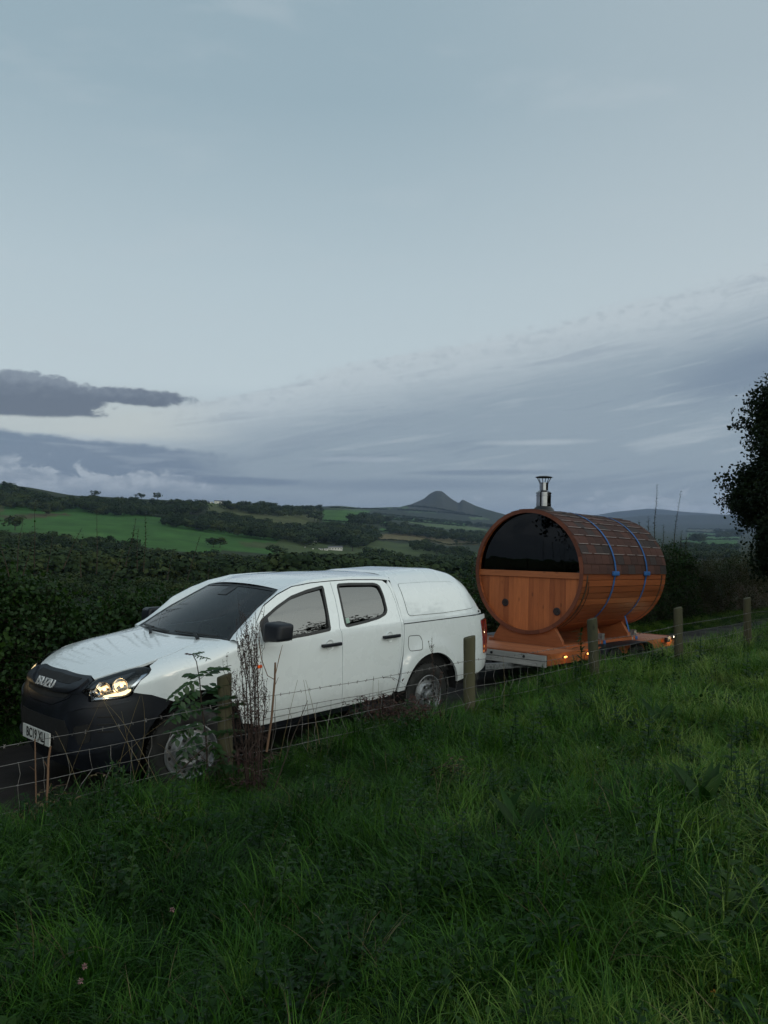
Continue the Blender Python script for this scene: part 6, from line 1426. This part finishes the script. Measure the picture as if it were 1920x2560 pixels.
stick('cut_stem','thin tan cut stem at the left, leftmost under the number plate',[(92,2010),(91,1950),(90,1900),(89,1850)],4.9,.007,.006,M_STICK,'stem',[[(91,1930),(75,1918)]])
stick('bare_stem','long bare dark stem slanting up to the right from the dock plant',[(672,2020),(700,1940),(735,1840),(770,1752)],5.5,.008,.003,M_TWIG,'stem',[[(735,1840),(760,1790),(775,1758)]])
stick('bare_stem','fallen dark bramble stem slanting across the front wheel',[(405,1975),(450,1930),(500,1882),(530,1860)],5.8,.010,.005,M_TWIG,'stem',[[(410,1965),(416,2000)],[(500,1882),(540,1940),(545,1990)]])
stick('bare_stem','thin dark stem leaning on the nearest post from its left',[(592,2035),(585,1930),(566,1800),(560,1720)],5.8,.005,.002,M_TWIG,'stem')
stick('bare_stem','slim upright dark stem between the dock plant and the pale broken stem',[(662,1990),(676,1900),(688,1800),(690,1740)],5.7,.004,.002,M_TWIG,'stem')
# tall single grass stems crossing the bumper
gs=[((415,2000),(330,1810),(262,1757)),((400,1990),(300,1830),(258,1750)),((150,2020),(190,1890),(250,1762)),((280,2030),(300,1880),(352,1740)),((310,2010),(385,1860),(355,1736)),((240,2010),(270,1900),(420,1800)),((340,1960),(325,1870),(305,1780)),((215,2030),(180,1900),(140,1830)),((700,1900),(720,1800),(745,1700)),((770,1880),(778,1790),(760,1700)),((940,1830),(930,1760),(935,1690)),((952,1830),(945,1750),(948,1700)),((800,1860),(790,1780),(765,1700)),((1260,1770),(1265,1700),(1258,1640)),((480,1990),(440,1880),(395,1860))]
for k,L in enumerate(gs):
    P=[at(x,y,5.5+.1*(k%3)+(1.5 if L[0][0]>900 else 0)) for x,y in L]; P=[P[0]*(1-t)**2+P[1]*2*t*(1-t)+P[2]*t*t for t in [j/8 for j in range(9)]]
    mb=MB().tube([p-P[0] for p in P],[.0022-.0001*j*1.5 for j in range(9)],4,False); rt=link('grass_stem',mb.mesh('grass_stem',60,M_DRY,fixn=False),None,tuple(P[0])); tag(rt,['thin dry grass stem by the fence in front of the black bumper','thin dry grass stem by the fence in front of the white doors','thin dry grass stem beside the post in front of the trailer'][(L[0][0]>650)+(L[0][0]>1200)],'grass stem','single dry grass stems by the fence')
# thistle by the trailer
rt=empty('thistle_plant',tuple(at(1453,1690,9.3)),(0,0,0),'small green thistle in front of the trailer side, left of the fence post','plant'); b0=np.array(rt.location)
mb=MB(); P=[Vector(at(x,y,9.3)-b0) for x,y in ((1453,1690),(1454,1640),(1453,1600),(1453,1572))]; plant_stem(mb,P,.006,.004); mb.build('stem',M_WEED,rt,60,fixn=False)
lm=MB(); rr=random.Random(8)
for k in range(44):
    t=rr.uniform(.2,1); q=P[0].lerp(P[3],t); a=rr.uniform(0,6.28); leaf(lm,q,(math.cos(a),math.sin(a),rr.uniform(-.2,.8)),(0,0,1),rr.uniform(.05,.13),.028,.3)
q_=link('leaf_cluster',lm.mesh('leaf_cluster',180,M_WEED,fixn=False),rt); q_['kind']='stuff'
# broad dock leaves in the near grass, a few flower heads
rr=random.Random(12)
for k,(px,py,dp,lb) in enumerate([(1310,2090,4.2,'broad bright green dock leaves in the middle of the grass'),(1760,2050,4.6,'clump of broad yellow green dock leaves at the right in the field'),(1240,2075,4.4,'single upright pale green dock leaf in the middle of the grass'),(1650,1820,7.0,'low clump of dock leaves on the grass rise in front of the lane')]):
    b0=at(px,py,dp); g0=gz(b0[0],b0[1]); rt=empty('dock_leaves',(b0[0],b0[1],g0),(0,0,0),lb,'plant')
    for j in range(6 if k!=2 else 2):
        a=rr.uniform(0,6.28); mb=MB(); leaf(mb,(0,0,.08),(math.cos(a)*.7,math.sin(a)*.7,rr.uniform(.7,1.3)),(0,-.6,1),rr.uniform(.22,.34),rr.uniform(.06,.085),.3); link('leaf',mb.mesh('leaf',180,M_WEED,fixn=False),rt)
for k,(px,py,dp,lb,mt) in enumerate([(1217,1850,6.6,'tiny white flower head in the grass below the second post',M_PLATE),(1497,1868,6.4,'tiny pale flower head in the grass, centre right',M_PLATE),(205,2455,2.75,'small faded pink clover head at the lower left','P'),(215,2418,2.85,'second small faded clover head at the lower left','P'),(433,2276,3.3,'small pale lilac clover head in the lower left grass','P'),(1788,2480,2.7,'small orange yellow petal low at the right','Y')]):
    m_=simple('clover_pink',(.30,.16,.16),.8) if mt=='P' and 'clover_pink' not in MATS else (MATS['clover_pink'] if mt=='P' else (simple('yellow_petal',(.5,.22,.02),.7) if mt=='Y' else mt))
    b0=at(px,py,dp); mb=MB()
    for j in range(26):
        d_=Vector((rr.gauss(0,1),rr.gauss(0,1),rr.gauss(.3,1))).normalized(); leaf(mb,d_*.002,d_,(0,0,1),.011,.005,.2)
    rt=empty('clover_flower',tuple(b0),(0,0,0),lb,'flower'); link('flower_head',mb.mesh('flower_head',180,m_,fixn=False),rt); MB().tube([(0,0,0),(.01,.01,-.15)],.0015,4).build('stem',M_WEED,rt)
# ------------------------------------------------------------------ headlights' own light
for side in (1,-1): pt_light('headlamp_light',(-.10,-.80*side,.96),truck,(1,.72,.36),.5,.04)
for side in (1,-1):
    a=surf('S')(.84,1.06).reshape(3)+np.array([.022,.018,0]); pt_light('headlamp_inner_light',(a[0],a[1]*side,a[2]),truck,(1,.62,.24),.035,.008)
    a=surf('S')(.93,1.02).reshape(3)+np.array([.022,.018,0]); pt_light('headlamp_inner_light',(a[0],a[1]*side,a[2]),truck,(1,.72,.34),.03,.008)
# ------------------------------------------------------------------ evening air over the valley
if HAZE>0:
    hz=MB().box((-9000,-300,-420),(9000,11800,365)).build('haze',None); m,p,o=newmat('evening_air'); nt=m.node_tree; nt.nodes.remove(p)
    pv=nt.nodes.new('ShaderNodeVolumePrincipled'); pv.inputs['Color'].default_value=(.50,.64,.95,1); pv.inputs['Density'].default_value=HAZE; pv.inputs['Anisotropy'].default_value=.2; nt.links.new(pv.outputs[0],o.inputs['Volume'])
    hz.data.materials.append(m); tag(hz,kind='stuff')
